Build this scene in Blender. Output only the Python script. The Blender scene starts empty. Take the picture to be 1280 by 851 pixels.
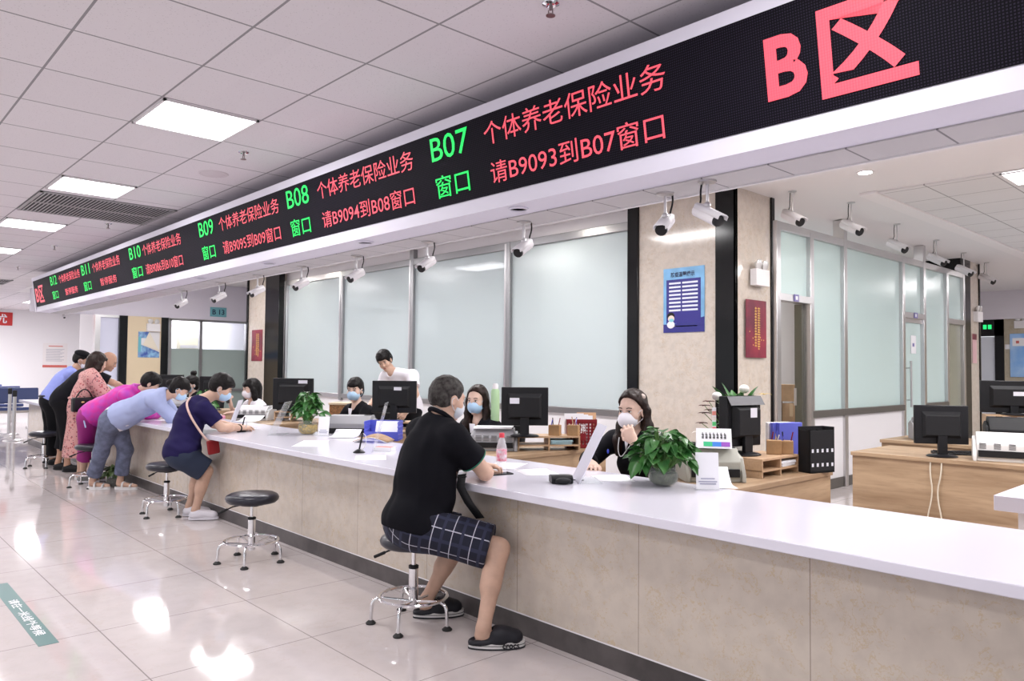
import bpy, bmesh, math, random
import numpy as np
from mathutils import Vector, Matrix

C = bpy.context.scene.collection
S = bpy.context.scene
PI = math.pi
random.seed(7)

# ------------------------------------------------------------------ camera, world, light, exposure
def look_matrix(yaw, pitch, roll):
    cy, sy, cp, sp, cr, sr = math.cos(yaw), math.sin(yaw), math.cos(pitch), math.sin(pitch), math.cos(roll), math.sin(roll)
    f = Vector((cp*cy, cp*sy, sp)); r = Vector((sy, -cy, 0)); u = r.cross(f)
    r2 = cr*r + sr*u; u2 = -sr*r + cr*u
    return Matrix((r2, u2, -f)).transposed()
cam_data = bpy.data.cameras.new('camera')
cam_data.sensor_width = 36.0
cam_data.lens = 940.65/1280*36.0
cam_data.clip_end = 200
cam = bpy.data.objects.new('camera', cam_data)
cam.matrix_world = Matrix.Translation((0, 0, 1.4)) @ look_matrix(PI-.7463, .0366, .0089).to_4x4()
C.objects.link(cam)
S.camera = cam

w = bpy.data.worlds.new('daylight'); S.world = w; w.use_nodes = True
w.node_tree.nodes['Background'].inputs[0].default_value = (.93, .95, 1, 1)
w.node_tree.nodes['Background'].inputs[1].default_value = .62
S.view_settings.view_transform = 'Standard'; S.view_settings.look = 'None'
S.view_settings.gamma = 1; S.view_settings.use_curve_mapping = False
S.view_settings.exposure = 0.44
PANEL = 5.0            # brightness of the ceiling light panels
DOWN = 14.0

# ------------------------------------------------------------------ materials
MATS = {}
def pmat(name, col, rough=.5, metal=0, spec=.5, coat=0, emit=None, estr=1, noise=0, nscale=30, bump=0, bscale=60, trans=0, alpha=1, col2=None, ior=1.45):
    if name in MATS: return MATS[name]
    m = bpy.data.materials.new(name); m.use_nodes = True
    nt = m.node_tree; b = nt.nodes['Principled BSDF']
    b.inputs['Base Color'].default_value = (*col, 1); b.inputs['Roughness'].default_value = rough
    b.inputs['Metallic'].default_value = metal; b.inputs['Specular IOR Level'].default_value = spec
    b.inputs['Coat Weight'].default_value = coat; b.inputs['Transmission Weight'].default_value = trans
    b.inputs['Alpha'].default_value = alpha; b.inputs['IOR'].default_value = ior
    if emit:
        b.inputs['Emission Color'].default_value = (*emit, 1); b.inputs['Emission Strength'].default_value = estr
    if noise or bump:
        tc = nt.nodes.new('ShaderNodeTexCoord')
    if noise:
        n = nt.nodes.new('ShaderNodeTexNoise'); n.inputs['Scale'].default_value = nscale; n.inputs['Detail'].default_value = 4
        nt.links.new(tc.outputs['Object'], n.inputs['Vector'])
        r = nt.nodes.new('ShaderNodeValToRGB')
        c2 = col2 or tuple(max(0, c*(1-noise)) for c in col)
        r.color_ramp.elements[0].color = (*c2, 1); r.color_ramp.elements[1].color = (*col, 1)
        r.color_ramp.elements[0].position = .35; r.color_ramp.elements[1].position = .65
        nt.links.new(n.outputs['Fac'], r.inputs['Fac']); nt.links.new(r.outputs['Color'], b.inputs['Base Color'])
    if bump:
        n2 = nt.nodes.new('ShaderNodeTexNoise'); n2.inputs['Scale'].default_value = bscale
        nt.links.new(tc.outputs['Object'], n2.inputs['Vector'])
        bp = nt.nodes.new('ShaderNodeBump'); bp.inputs['Strength'].default_value = bump; bp.inputs['Distance'].default_value = .005
        nt.links.new(n2.outputs['Fac'], bp.inputs['Height']); nt.links.new(bp.outputs['Normal'], b.inputs['Normal'])
    MATS[name] = m
    return m

class NT:
    """small helper to write node graphs"""
    def __init__(s, m): s.t = m.node_tree; s.b = s.t.nodes['Principled BSDF']
    def n(s, typ, ins=None, **kw):
        x = s.t.nodes.new('ShaderNode'+typ)
        for k, v in kw.items(): setattr(x, k, v)
        for k, v in (ins or {}).items():
            if isinstance(v, bpy.types.NodeSocket): s.t.links.new(v, x.inputs[k])
            else: x.inputs[k].default_value = v
        return x
    def math(s, op, a, b=0.0):
        return s.n('Math', {0: a, 1: b}, operation=op).outputs[0]
    def mix(s, f, a, b):
        x = s.t.nodes.new('ShaderNodeMix'); x.data_type = 'RGBA'
        for i, v in ((0, f), (6, a), (7, b)):
            if isinstance(v, bpy.types.NodeSocket): s.t.links.new(v, x.inputs[i])
            else: x.inputs[i].default_value = v if i == 0 else (*v, 1)
        return x.outputs[2]
    def gridline(s, coord, period, offset, width):
        a = s.math('ADD', coord, -offset + 1000*period)
        a = s.math('FRACT', s.math('DIVIDE', a, period))
        a = s.math('ABSOLUTE', s.math('SUBTRACT', a, .5))
        return s.math('GREATER_THAN', a, .5 - width/period/2)

def marble(name, base, vein, rough, seams=None, scale=1.0, mottle=None):
    m = pmat(name, base, rough); k = NT(m)
    pos = k.n('TexCoord').outputs['Object']
    n1 = k.n('TexNoise', {'Vector': pos, 'Scale': 2.2*scale, 'Detail': 6.0, 'Roughness': .65})
    warp = k.n('VectorMath', {0: pos, 1: n1.outputs['Color']}, operation='ADD')
    n2 = k.n('TexNoise', {'Vector': warp.outputs[0], 'Scale': 3.2*scale, 'Detail': 3.0, 'Distortion': 1.2})
    v = k.math('ABSOLUTE', k.math('SUBTRACT', n2.outputs['Fac'], .5))
    v = k.n('MapRange', {0: v, 1: 0.0, 2: .018, 3: .55, 4: 0.0}).outputs[0]
    n3 = k.n('TexNoise', {'Vector': pos, 'Scale': 11.0*scale, 'Detail': 5.0})
    mt = mottle or tuple(c*.86 for c in base)
    f3 = k.n('MapRange', {0: n3.outputs['Fac'], 1: .4, 2: .68, 3: 0.0, 4: .8}).outputs[0]
    c = k.mix(f3, base, mt)
    c = k.mix(v, c, vein)
    if seams:
        xyz = k.n('SeparateXYZ', {0: pos})
        for ax, per, off, wid, colr in seams:
            g = k.gridline(xyz.outputs[ax], per, off, wid)
            c = k.mix(g, c, colr)
    k.t.links.new(c, k.b.inputs['Base Color'])
    return m

def wood(name, a, b, axis=0, rough=.45):
    m = pmat(name, a, rough); k = NT(m)
    pos = k.n('TexCoord').outputs['Object']
    sc = [9, 9, 9]; sc[axis] = .9
    mp = k.n('Mapping', {'Vector': pos, 'Scale': tuple(sc)})
    n1 = k.n('TexNoise', {'Vector': mp.outputs[0], 'Scale': 1.3, 'Detail': 6.0, 'Distortion': .6})
    f = k.n('MapRange', {0: n1.outputs['Fac'], 1: .35, 2: .68, 3: 0.0, 4: 1.0}).outputs[0]
    c = k.mix(f, a, b)
    n2 = k.n('TexNoise', {'Vector': mp.outputs[0], 'Scale': 9.0, 'Detail': 3.0})
    c = k.mix(k.n('MapRange', {0: n2.outputs['Fac'], 1: .5, 2: .8, 3: 0.0, 4: .35}).outputs[0], c, tuple(x*.6 for x in b))
    k.t.links.new(c, k.b.inputs['Base Color'])
    return m

BLACK = pmat('black plastic', (.008, .008, .010), .4, spec=.35)
BLACK2 = pmat('matt black plastic', (.013, .013, .015), .6, spec=.3)
CHROME = pmat('chrome', (.82, .82, .84), .12, 1)
STEEL = pmat('brushed steel', (.62, .61, .62), .28, 1)
ALU = pmat('dark aluminium', (.36, .36, .37), .35, .85)
WHITE = pmat('white paint', (.80, .78, .80), .55)
WALLW = pmat('white wall paint', (.82, .80, .82), .7)
QUARTZ = pmat('white quartz', (.72, .70, .79), .16, spec=.45)
PAPER = pmat('paper', (.86, .86, .9), .7)
BLKSTONE = pmat('black granite', (.006, .006, .007), .14, spec=.35)
DARKST = pmat('dark stone kick', (.10, .088, .088), .3, noise=.4, nscale=7)
GREYP = pmat('grey printer plastic', (.33, .33, .35), .5)
GREYL = pmat('light printer plastic', (.62, .62, .63), .5)
BEIGEP = pmat('beige printer plastic', (.42, .42, .37), .5)
CREAM = pmat('cream wall', (.72, .60, .42), .5)
WOODM = wood('light oak laminate', (.44, .31, .195), (.27, .17, .098), 1)
WOODX = wood('light oak laminate lengthwise', (.46, .325, .205), (.28, .18, .105), 0)
WOODL = wood('pale ply', (.56, .38, .24), (.47, .30, .18), 0)
CARD = pmat('brown cardboard', (.42, .27, .16), .7, noise=.2, nscale=9)
RED = pmat('dark red plastic', (.22, .012, .02), .45)
LEAF = pmat('green leaf', (.025, .115, .025), .35, noise=.5, nscale=14, col2=(.05, .17, .035))
LEAF2 = pmat('pale green leaf', (.16, .32, .05), .4, noise=.4, nscale=20)
LEATHER = pmat('black leatherette', (.016, .016, .026), .3, bump=.1, bscale=200)
RUBBER = pmat('black rubber', (.02, .02, .02), .7)
ACRYL = pmat('clear acrylic', (.9, .93, .95), .05, alpha=.25)
GLASSB = pmat('clear bowl glass', (.75, .8, .8), .05, alpha=.10)
BLUEF = pmat('blue plastic', (.10, .12, .62), .4)
SKIN = pmat('skin', (.62, .40, .30), .5, noise=.12, nscale=18)
SKIN2 = pmat('warm tanned skin', (.50, .29, .20), .5, noise=.15, nscale=18)
SKIN3 = pmat('fair skin', (.68, .47, .38), .48, noise=.08, nscale=18)
HAIRB = pmat('black hair', (.009, .007, .007), .45, spec=.22, noise=.4, nscale=40)
HAIRBR = pmat('dark brown hair', (.026, .013, .010), .42, spec=.25, noise=.5, nscale=30)
HAIRG = pmat('greying hair', (.022, .019, .018), .55, spec=.2, noise=.7, nscale=38, col2=(.075, .068, .064))
MASKB = pmat('blue surgical mask', (.42, .60, .80), .7)
MASKW = pmat('white mask', (.82, .80, .86), .7)
EYEW = pmat('eye white', (.75, .72, .7), .3)
EYED = pmat('eye dark', (.01, .007, .006), .2)
LIPM = pmat('lips', (.42, .13, .12), .4)

# ------------------------------------------------------------------ mesh helpers
def strands(m, sc=(140, 140, 9), st=.4):
    k = NT(m); mp = k.n('Mapping', {'Vector': k.n('TexCoord').outputs['Object'], 'Scale': sc})
    n = k.n('TexNoise', {'Vector': mp.outputs[0], 'Scale': 1.0, 'Detail': 3.0, 'Distortion': .4})
    bp = k.n('Bump', {'Strength': st, 'Distance': .006, 'Height': n.outputs['Fac']})
    k.t.links.new(bp.outputs['Normal'], k.b.inputs['Normal'])
for _m in (HAIRB, HAIRBR, HAIRG): strands(_m)
def link(o, parent=None):
    C.objects.link(o)
    if parent: o.parent = parent
    return o
def thing(name, label, cat, loc=(0, 0, 0), rz=0, group=None):
    o = bpy.data.objects.new(name, None); link(o); o.location = loc; o.rotation_euler = (0, 0, rz)
    o.empty_display_size = .1
    o['label'] = label; o['category'] = cat
    if group: o['group'] = group
    return o
def tag(o, label, cat, group=None):
    o['label'] = label; o['category'] = cat
    if group: o['group'] = group
    return o
def relabel(o, label, group=None):
    o['label'] = label
    if group: o['group'] = group
    return o
def dup(root, loc=None, rz=None, label=None, group=None):
    r = root.copy(); C.objects.link(r)
    if loc is not None: r.location = loc
    if rz is not None: r.rotation_euler = (0, 0, rz)
    if label: r['label'] = label
    if group: r['group'] = group
    def rec(a, b):
        for ch in list(a.children):
            c = ch.copy(); C.objects.link(c); c.parent = b; rec(ch, c)
    rec(root, r)
    return r

class MB:
    def __init__(s): s.v = []; s.f = []; s.M = Matrix.Identity(4); s.mi = []; s.cur = 0
    def add(s, vs, fs):
        o = len(s.v); s.v += [tuple(s.M @ Vector(p)) for p in vs]; s.f += [[o+i for i in f] for f in fs]; s.mi += [s.cur]*len(fs); return s
    def box(s, c, d, rz=0, rx=0, ry=0):
        x, y, z = d[0]/2, d[1]/2, d[2]/2
        R = Matrix.Translation(c) @ Matrix.Rotation(rz, 4, 'Z') @ Matrix.Rotation(ry, 4, 'Y') @ Matrix.Rotation(rx, 4, 'X')
        vs = [R @ Vector(p) for p in ((-x,-y,-z),(x,-y,-z),(x,y,-z),(-x,y,-z),(-x,-y,z),(x,-y,z),(x,y,z),(-x,y,z))]
        return s.add(vs, [[0,3,2,1],[4,5,6,7],[0,1,5,4],[1,2,6,5],[2,3,7,6],[3,0,4,7]])
    def bb(s, a, b): return s.box([(a[i]+b[i])/2 for i in range(3)], [abs(b[i]-a[i]) for i in range(3)])
    def prism(s, poly, axis, a, b):
        """extrude a 2-D polygon along an axis"""
        n = len(poly)
        def P(p, t):
            q = list(p); q.insert(axis, t); return q
        vs = [P(p, a) for p in poly] + [P(p, b) for p in poly]
        return s.add(vs, [list(range(n))[::-1], list(range(n, 2*n))] + [[i, (i+1) % n, n+(i+1) % n, n+i] for i in range(n)])
    def lathe(s, prof, c=(0, 0, 0), seg=24, axis=(0, 0, 1)):
        q = Vector((0, 0, 1)).rotation_difference(Vector(axis).normalized())
        vs = []; fs = []; n = len(prof)
        for i in range(seg):
            a = 2*PI*i/seg
            for r, z in prof: vs.append(Vector(c) + q @ Vector((r*math.cos(a), r*math.sin(a), z)))
        for i in range(seg):
            j = (i+1) % seg
            for k in range(n-1): fs.append([i*n+k, j*n+k, j*n+k+1, i*n+k+1])
        if prof[0][0] > 1e-6: fs.append([i*n for i in range(seg)][::-1])
        if prof[-1][0] > 1e-6: fs.append([i*n+n-1 for i in range(seg)])
        return s.add(vs, fs)
    def cyl(s, a, b, r, r2=None, seg=16):
        a, b = Vector(a), Vector(b)
        return s.lathe([(r, 0), (r if r2 is None else r2, (b-a).length)], a, seg, b-a)
    def ell(s, c, r, seg=16, R=None):
        n = max(5, seg//2); vs = []; fs = []
        R = R or Matrix.Identity(3)
        for i in range(n+1):
            t = PI*i/n
            for j in range(seg):
                a = 2*PI*j/seg
                vs.append(Vector(c) + R @ Vector((r[0]*math.sin(t)*math.cos(a), r[1]*math.sin(t)*math.sin(a), r[2]*math.cos(t))))
        for i in range(n):
            for j in range(seg):
                k = (j+1) % seg
                fs.append([i*seg+j, (i+1)*seg+j, (i+1)*seg+k, i*seg+k])
        return s.add(vs, fs)
    def tube(s, pts, r, seg=8, closed=False, smooth=0):
        pts = [Vector(p) for p in pts]
        for _ in range(smooth):
            q = []
            rng = range(len(pts)) if closed else range(len(pts)-1)
            if not closed: q.append(pts[0])
            for i in rng:
                a, b = pts[i], pts[(i+1) % len(pts)]
                q += [a*.75+b*.25, a*.25+b*.75]
            if not closed: q.append(pts[-1])
            pts = q
        n = len(pts); vs = []; fs = []; ref = None
        for i, p in enumerate(pts):
            t = (pts[(i+1) % n]-pts[i-1]) if closed else (pts[min(i+1, n-1)]-pts[max(i-1, 0)])
            t.normalize()
            if ref is None: ref = t.orthogonal().normalized()
            ref = (ref - t*ref.dot(t)).normalized(); bn = t.cross(ref)
            rr = r[i] if isinstance(r, (list, tuple)) and len(r) == n else (r if not isinstance(r, (list, tuple)) else r[0])
            for j in range(seg):
                a = 2*PI*j/seg; vs.append(p + ref*rr*math.cos(a) + bn*rr*math.sin(a))
        for i in range(n if closed else n-1):
            k = (i+1) % n
            for j in range(seg):
                l = (j+1) % seg; fs.append([i*seg+j, i*seg+l, k*seg+l, k*seg+j])
        if not closed: fs += [list(range(seg))[::-1], list(range((n-1)*seg, n*seg))]
        return s.add(vs, fs)
    def ring(s, c, R, r, seg=40, axis=(0, 0, 1)):
        q = Vector((0, 0, 1)).rotation_difference(Vector(axis).normalized())
        return s.tube([Vector(c)+q @ Vector((R*math.cos(2*PI*i/seg), R*math.sin(2*PI*i/seg), 0)) for i in range(seg)], r, 8, True)
    def sheet(s, P, nu, nv, fn):
        """grid surface fn(u,v), given a thickness by the caller"""
        vs = [fn(i/nu, j/nv) for j in range(nv+1) for i in range(nu+1)]
        fs = [[j*(nu+1)+i, j*(nu+1)+i+1, (j+1)*(nu+1)+i+1, (j+1)*(nu+1)+i] for j in range(nv) for i in range(nu)]
        return s.add(vs, fs)
    def build(s, name, mat, parent=None, bevel=0, smooth=True, solid=0):
        me = bpy.data.meshes.new(name); me.from_pydata(s.v, [], s.f); me.update()
        for m in (mat if isinstance(mat, (list, tuple)) else [mat]): me.materials.append(m)
        if isinstance(mat, (list, tuple)): me.polygons.foreach_set('material_index', s.mi)
        bm = bmesh.new(); bm.from_mesh(me); bmesh.ops.recalc_face_normals(bm, faces=bm.faces); bm.to_mesh(me); bm.free()
        o = bpy.data.objects.new(name, me); link(o, parent)
        if smooth:
            me.polygons.foreach_set('use_smooth', [True]*len(me.polygons))
            me.set_sharp_from_angle(angle=math.radians(40))
        if solid:
            d = o.modifiers.new('thickness', 'SOLIDIFY'); d.thickness = solid
        if bevel:
            b = o.modifiers.new('edges', 'BEVEL'); b.width = bevel; b.segments = 2; b.limit_method = 'ANGLE'
        return o
def struct(o):
    o['kind'] = 'structure'; return o
def text_mesh(name, body, mat, size, loc, xdir, ydir, parent=None, width=None, height=None, bold=.0, depth=.001, align='LEFT'):
    """real raised lettering: a font outline turned into a mesh; xdir = reading direction, ydir = up"""
    cu = bpy.data.curves.new(name, 'FONT'); cu.body = body; cu.size = 1; cu.offset = bold; cu.extrude = 0; cu.resolution_u = 3
    tmp = bpy.data.objects.new(name, cu); C.objects.link(tmp)
    dg = bpy.context.evaluated_depsgraph_get(); dg.update()
    me = bpy.data.meshes.new_from_object(tmp.evaluated_get(dg))
    bpy.data.objects.remove(tmp); bpy.data.curves.remove(cu)
    n = len(me.vertices); co = np.empty(n*3, np.float32); me.vertices.foreach_get('co', co); co = co.reshape(-1, 3)
    mn, mx = co.min(0), co.max(0)
    sx = (width/(mx[0]-mn[0])) if width else size
    sy = (height/(mx[1]-mn[1])) if height else size
    X = Vector(xdir).normalized(); Y = Vector(ydir).normalized(); N = X.cross(Y)
    u = (co[:, 0]-mn[0])*sx; v = (co[:, 1]-mn[1])*sy
    if align == 'CENTER': u = u - (mx[0]-mn[0])*sx/2; v = v - (mx[1]-mn[1])*sy/2
    out = np.array(loc)[None] + u[:, None]*np.array(X)[None] + v[:, None]*np.array(Y)[None] + depth*np.array(N)[None]
    me.vertices.foreach_set('co', out.astype(np.float32).ravel()); me.update()
    me.name = name; me.materials.clear(); me.materials.append(mat)
    o = bpy.data.objects.new(name, me); link(o, parent)
    return o
def join_meshes(name, objs, mat, parent):
    """several glyph rows become one lettering part"""
    v = []; f = []
    for o in objs:
        b = len(v); v += [tuple(p.co) for p in o.data.vertices]; f += [[b+i for i in p.vertices] for p in o.data.polygons]
        bpy.data.objects.remove(o)
    me = bpy.data.meshes.new(name); me.from_pydata(v, [], f); me.materials.append(mat)
    o = bpy.data.objects.new(name, me); link(o, parent); return o
# ------------------------------------------------------------------ the setting
# floor: polished tiles, 0.815 x 0.79 m
def floor_mat():
    m = marble('polished floor tile', (.60, .545, .54), (.56, .49, .46), .06,
               seams=[(0, .815, -4.408, .006, (.30, .27, .26)), (1, .79, 1.14, .006, (.30, .27, .26))], scale=.8, mottle=(.56, .51, .505))
    k = NT(m)
    m.node_tree.nodes['Principled BSDF'].inputs['Specular IOR Level'].default_value = .55
    return m
struct(MB().bb((-27, -7, -.1), (7, 22, 0)).build('floor', floor_mat()))

# hall ceiling: 600 mm mineral tiles in a metal grid
def ceil_mat(name, base, px, ox, py, oy, wid=.012, line=(.30, .29, .31), dots=True):
    m = pmat(name, base, .85); k = NT(m)
    pos = k.n('TexCoord').outputs['Object']; xyz = k.n('SeparateXYZ', {0: pos})
    v = k.n('TexVoronoi', {'Vector': pos, 'Scale': 60.0})
    c = k.mix(k.math('LESS_THAN', v.outputs['Distance'], .17), base, tuple(x*.78 for x in base)) if dots else k.mix(0.0, base, base)
    n = k.n('TexWhiteNoise', {'Vector': k.n('VectorMath', {0: k.n('VectorMath', {0: k.n('VectorMath', {0: pos, 1: (-ox+600, -oy+600, 0)}, operation='ADD').outputs[0], 1: (px, py, 10)}, operation='DIVIDE').outputs[0]}, operation='FLOOR').outputs[0]})
    c = k.mix(k.math('MULTIPLY', n.outputs['Value'], .35), c, tuple(x*.9 for x in base))
    for ax, per, off in ((0, px, ox), (1, py, oy)):
        c = k.mix(k.gridline(xyz.outputs[ax], per, off, wid), c, line)
    k.t.links.new(c, k.b.inputs['Base Color'])
    return m
HX, HY, OX, OY = .603, .585, -3.24, .812
CEIL = ceil_mat('mineral ceiling tile', (.78, .75, .785), HX, OX, HY, OY)
struct(MB().bb((-27, -7, 2.92), (7, 3.07, 3.0)).build('ceiling', CEIL))
OFFCEIL = pmat('office ceiling plaster', (.82, .80, .81), .7)
struct(MB().bb((-17.5, 3.10, 3.27), (7, 21, 3.4)).build('ceiling_office', OFFCEIL))
# recessed tile field in the office ceiling with its painted cove lip
OT = ceil_mat('office ceiling tile', (.74, .73, .74), .6, -2.68, .62, 8.14, .014, (.36, .35, .36), False)
struct(MB().bb((-3.12, 8.05, 3.255), (7, 14.4, 3.272)).build('ceiling_tiles', OT))
struct(MB().bb((-3.30, 8.0, 3.235), (-3.12, 14.5, 3.272)).build('trim_1', pmat('cove lip paint', (.86, .83, .84), .6), bevel=.01))

# far hall wall
struct(MB().bb((-25.2, -7, 0), (-25, 12, 2.92)).build('wall_far', WALLW))
# end wall of the counter hall: bulkhead with glazed partition below
LAV = pmat('lavender white bulkhead paint', (.70, .67, .76), .6)
struct(MB().bb((-17.65, 3.12, 2.45), (-17.5, 9.5, 3.27)).build('wall_bulkhead', LAV))
struct(MB().bb((-17.66, 4.9, 0), (-17.48, 5.59, 2.45)).build('wall_column_cream', CREAM))
struct(MB().bb((-17.66, 4.74, 0), (-17.46, 4.9, 2.45)).bb((-17.66, 5.59, 0), (-17.46, 5.74, 2.45)).build('trim_2', BLKSTONE))
FROSTG = pmat('frosted lower glass', (.36, .44, .42), .3)
LITROOM = pmat('bright room wall', (.86, .87, .95), .8)
struct(MB().bb((-17.6, 4.38, 0), (-17.55, 4.74, 2.45)).build('door_3', pmat('pale lavender door glass', (.72, .74, .90), .3)))
struct(MB().bb((-17.64, 4.28, 0), (-17.5, 4.38, 2.45)).bb((-17.64, 4.38, 2.40), (-17.5, 4.74, 2.45)).build('trim_3', STEEL))
fr = MB()
for y in (5.80, 6.48, 7.56, 8.4, 9.3): fr.bb((-17.62, y-.03, 0), (-17.52, y+.03, 2.43))
fr.bb((-17.62, 5.74, 2.40), (-17.52, 9.4, 2.45)).bb((-17.62, 5.74, .8), (-17.52, 9.4, .86))
wf = struct(MB().bb((-17.585, 5.80, 0), (-17.565, 9.3, 1.77)).build('window_1', FROSTG)); fr.build('window_frame', ALU, wf)
MB().bb((-17.58, 5.80, 1.77), (-17.57, 9.3, 2.43)).build('pane', pmat('clear pane', (.9, .93, 1), .05, alpha=.12), wf)
struct(MB().bb((-18.85, 4.36, 0), (-18.7, 12, 3.0)).build('wall_back_room', LITROOM))
struct(MB().bb((-18.85, 4.30, 0), (-17.66, 4.36, 3.0)).build('wall_back_side', WALLW))
struct(MB().bb((-18.85, 3.07, 2.92), (-17.6, 12, 3.0)).build('ceiling_back_room', WHITE))
struct(MB().bb((-27, 3.07, 2.92), (-18.85, 12, 3.0)).build('ceiling_far', CEIL))

# columns clad in beige marble
MARB = marble('beige marble cladding', (.62, .555, .495), (.47, .34, .20), .10, scale=1.3)
def column(name, x0, x1, y0, y1, corner):
    struct(MB().bb((x0, y0, 0), (x1, y1, 3.27)).build('wall_'+name, MARB))
    t = MB()
    for a in corner: t.bb((a[0], a[2], 0), (a[1], a[3], 3.27))
    struct(t.build('trim_'+name, BLKSTONE, bevel=.006))
column('column', -5.40, -4.05, 6.83, 7.56, [(-5.42, -5.27, 6.80, 6.90), (-4.27, -4.03, 6.80, 6.84), (-4.06, -4.03, 6.80, 6.84), (-4.08, -4.03, 7.53, 7.60)])
column('column_far', -15.75, -14.3, 6.83, 7.5, [(-15.82, -15.75, 6.80, 6.9), (-14.85, -14.22, 6.78, 6.9)])
column('column_end', -4.5, -4.05, 13.78, 14.72, [(-4.6, -4.03, 13.72, 14.22), (-4.06, -4.03, 14.70, 14.75)])

# glass partition behind the clerks
def glassmat(name, col, alpha=.80):
    m = pmat(name, col, .22, spec=.45); k = NT(m)
    tr = k.n('BsdfTransparent'); mx = k.n('MixShader', {0: alpha})
    out = m.node_tree.nodes['Material Output']
    k.t.links.new(tr.outputs[0], mx.inputs[1]); k.t.links.new(k.b.outputs[0], mx.inputs[2]); k.t.links.new(mx.outputs[0], out.inputs[0])
    return m
GL = glassmat('frosted blue-grey glass', (.64, .73, .75), .72)
GR = glassmat('frosted pale green glass', (.62, .78, .77), .90)
YP = 6.95
n_win = 1
mulls = [-14.2, -12.0, -9.83, -7.57, -5.42]
for a, b in zip(mulls[:-1], mulls[1:]):
    n_win += 1
    wdw = struct(MB().bb((a+.05, YP, .92), (b-.05, YP+.012, 3.02)).build('window_%d' % n_win, GL))
    f = MB().bb((a-.05, YP-.05, .80), (a+.05, YP+.06, 3.27 if abs(a+9.83) < .1 else 3.12)).bb((a, YP-.045, 3.02), (b, YP+.05, 3.12)).bb((a, YP-.045, .84), (b, YP+.05, .92))
    f.build('window_frame', ALU if a > -14 else STEEL, wdw, bevel=.006)
    k = MB().bb((a-.055, YP-.055, .86), (a-.02, YP-.045, 3.1)); k.build('window_trim', STEEL, wdw)
struct(MB().bb((-14.3, YP-.01, 0), (-5.4, YP+.05, .84)).build('wall_dado', WHITE))
struct(MB().bb((-14.3, YP+.03, 3.12), (-5.4, YP+.10, 3.27)).build('wall_header', WHITE))
# rooms behind the glass
struct(MB().bb((-14.6, 11.0, 0), (-7.0, 11.1, 3.27)).build('wall_room', WALLW))
struct(MB().bb((-7.1, 7.0, 0), (-7.0, 16, 3.27)).build('wall_side', WALLW))
# right-hand partition along x = -4.035, running away from the counter
XP = -4.035
posts = [(7.60, 3.02), (8.38, 2.99), (9.27, 3.26), (11.15, 2.99), (11.96, 3.26), (12.95, 2.99), (13.74, 2.99)]
def panes(y0, y1, z0, z1):
    global n_win; n_win += 1
    return struct(MB().bb((XP-.012, y0+.03, z0), (XP, y1-.03, z1)).build('window_%d' % n_win, GR))
pa = [panes(7.60, 8.38, 2.24, 2.93), panes(8.38, 9.27, .93, 2.93), panes(9.27, 11.15, .93, 2.93), panes(11.15, 11.96, 2.22, 2.93), panes(11.96, 12.95, .93, 2.93), panes(12.95, 13.74, 2.24, 2.93)]
f = MB()
for y, z in posts: f.bb((XP-.09, y-.045, 0), (XP+.05, y+.045, z))
f.bb((XP-.09, 7.6, 2.93), (XP+.045, 13.78, 3.02))
f.build('window_frame', STEEL, pa[0], bevel=.006)
f = MB()
for y0, y1 in ((8.38, 11.15), (11.96, 12.95)): f.bb((XP-.06, y0, .86), (XP+.052, y1, .94))
f.bb((XP-.05, 8.40, 0), (XP+.03, 11.15, .12))

f.build('window_rail', pmat('bronze rail', (.13, .12, .11), .4, .4), pa[1], bevel=.004)
f = MB()
for y0, y1 in ((7.6, 8.38), (11.15, 11.96), (12.95, 13.74)): f.bb((XP-.06, y0, 2.16), (XP+.053, y1, 2.24))
f.build('window_transom', STEEL, pa[3], bevel=.004)
struct(MB().bb((XP-.05, 8.42, .10), (XP+.02, 11.12, .87)).bb((XP-.05, 12.0, .0), (XP+.02, 12.92, .87)).build('wall_partition_dado', WHITE))
struct(MB().bb((XP-.06, 9.24, 0), (XP+.03, 9.30, .9)).build('trim_5', ALU))
# glass door, shut, with a long steel handle
d2 = struct(MB().bb((XP-.02, 11.20, .02), (XP-.004, 11.92, 2.16)).build('door_2', GR))
MB().tube([(XP+.07, 11.32, .9), (XP+.07, 11.32, 1.55)], .014, 10).tube([(XP-.01, 11.32, 1.0), (XP+.07, 11.32, 1.0)], .009).tube([(XP-.01, 11.32, 1.45), (XP+.07, 11.32, 1.45)], .009).build('door_handle', STEEL, d2)
MB().bb((XP-.02, 11.18, 2.10), (XP+.02, 11.94, 2.17)).build('door_rail', STEEL, d2)
# open glass door folded into the room behind and far open door
d1 = struct(MB().bb((XP-.115, 8.27, 0), (XP-.03, 8.34, 2.16)).build('door_1', pmat('olive aluminium', (.16, .16, .13), .35, .8)))
MB().bb((XP-.12, 8.26, 1.0), (XP-.09, 8.275, 1.2)).build('door_latch', STEEL, d1)
d4 = struct(MB().bb((XP-.02, 12.99, .02), (XP-.004, 13.70, 2.16)).build('door_4', glassmat('olive door glass', (.33, .34, .27), .9)))
struct(MB().bb((XP-1.6, 13.0, 0), (XP-1.5, 16, 3.27)).build('wall_passage', CREAM))
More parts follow.
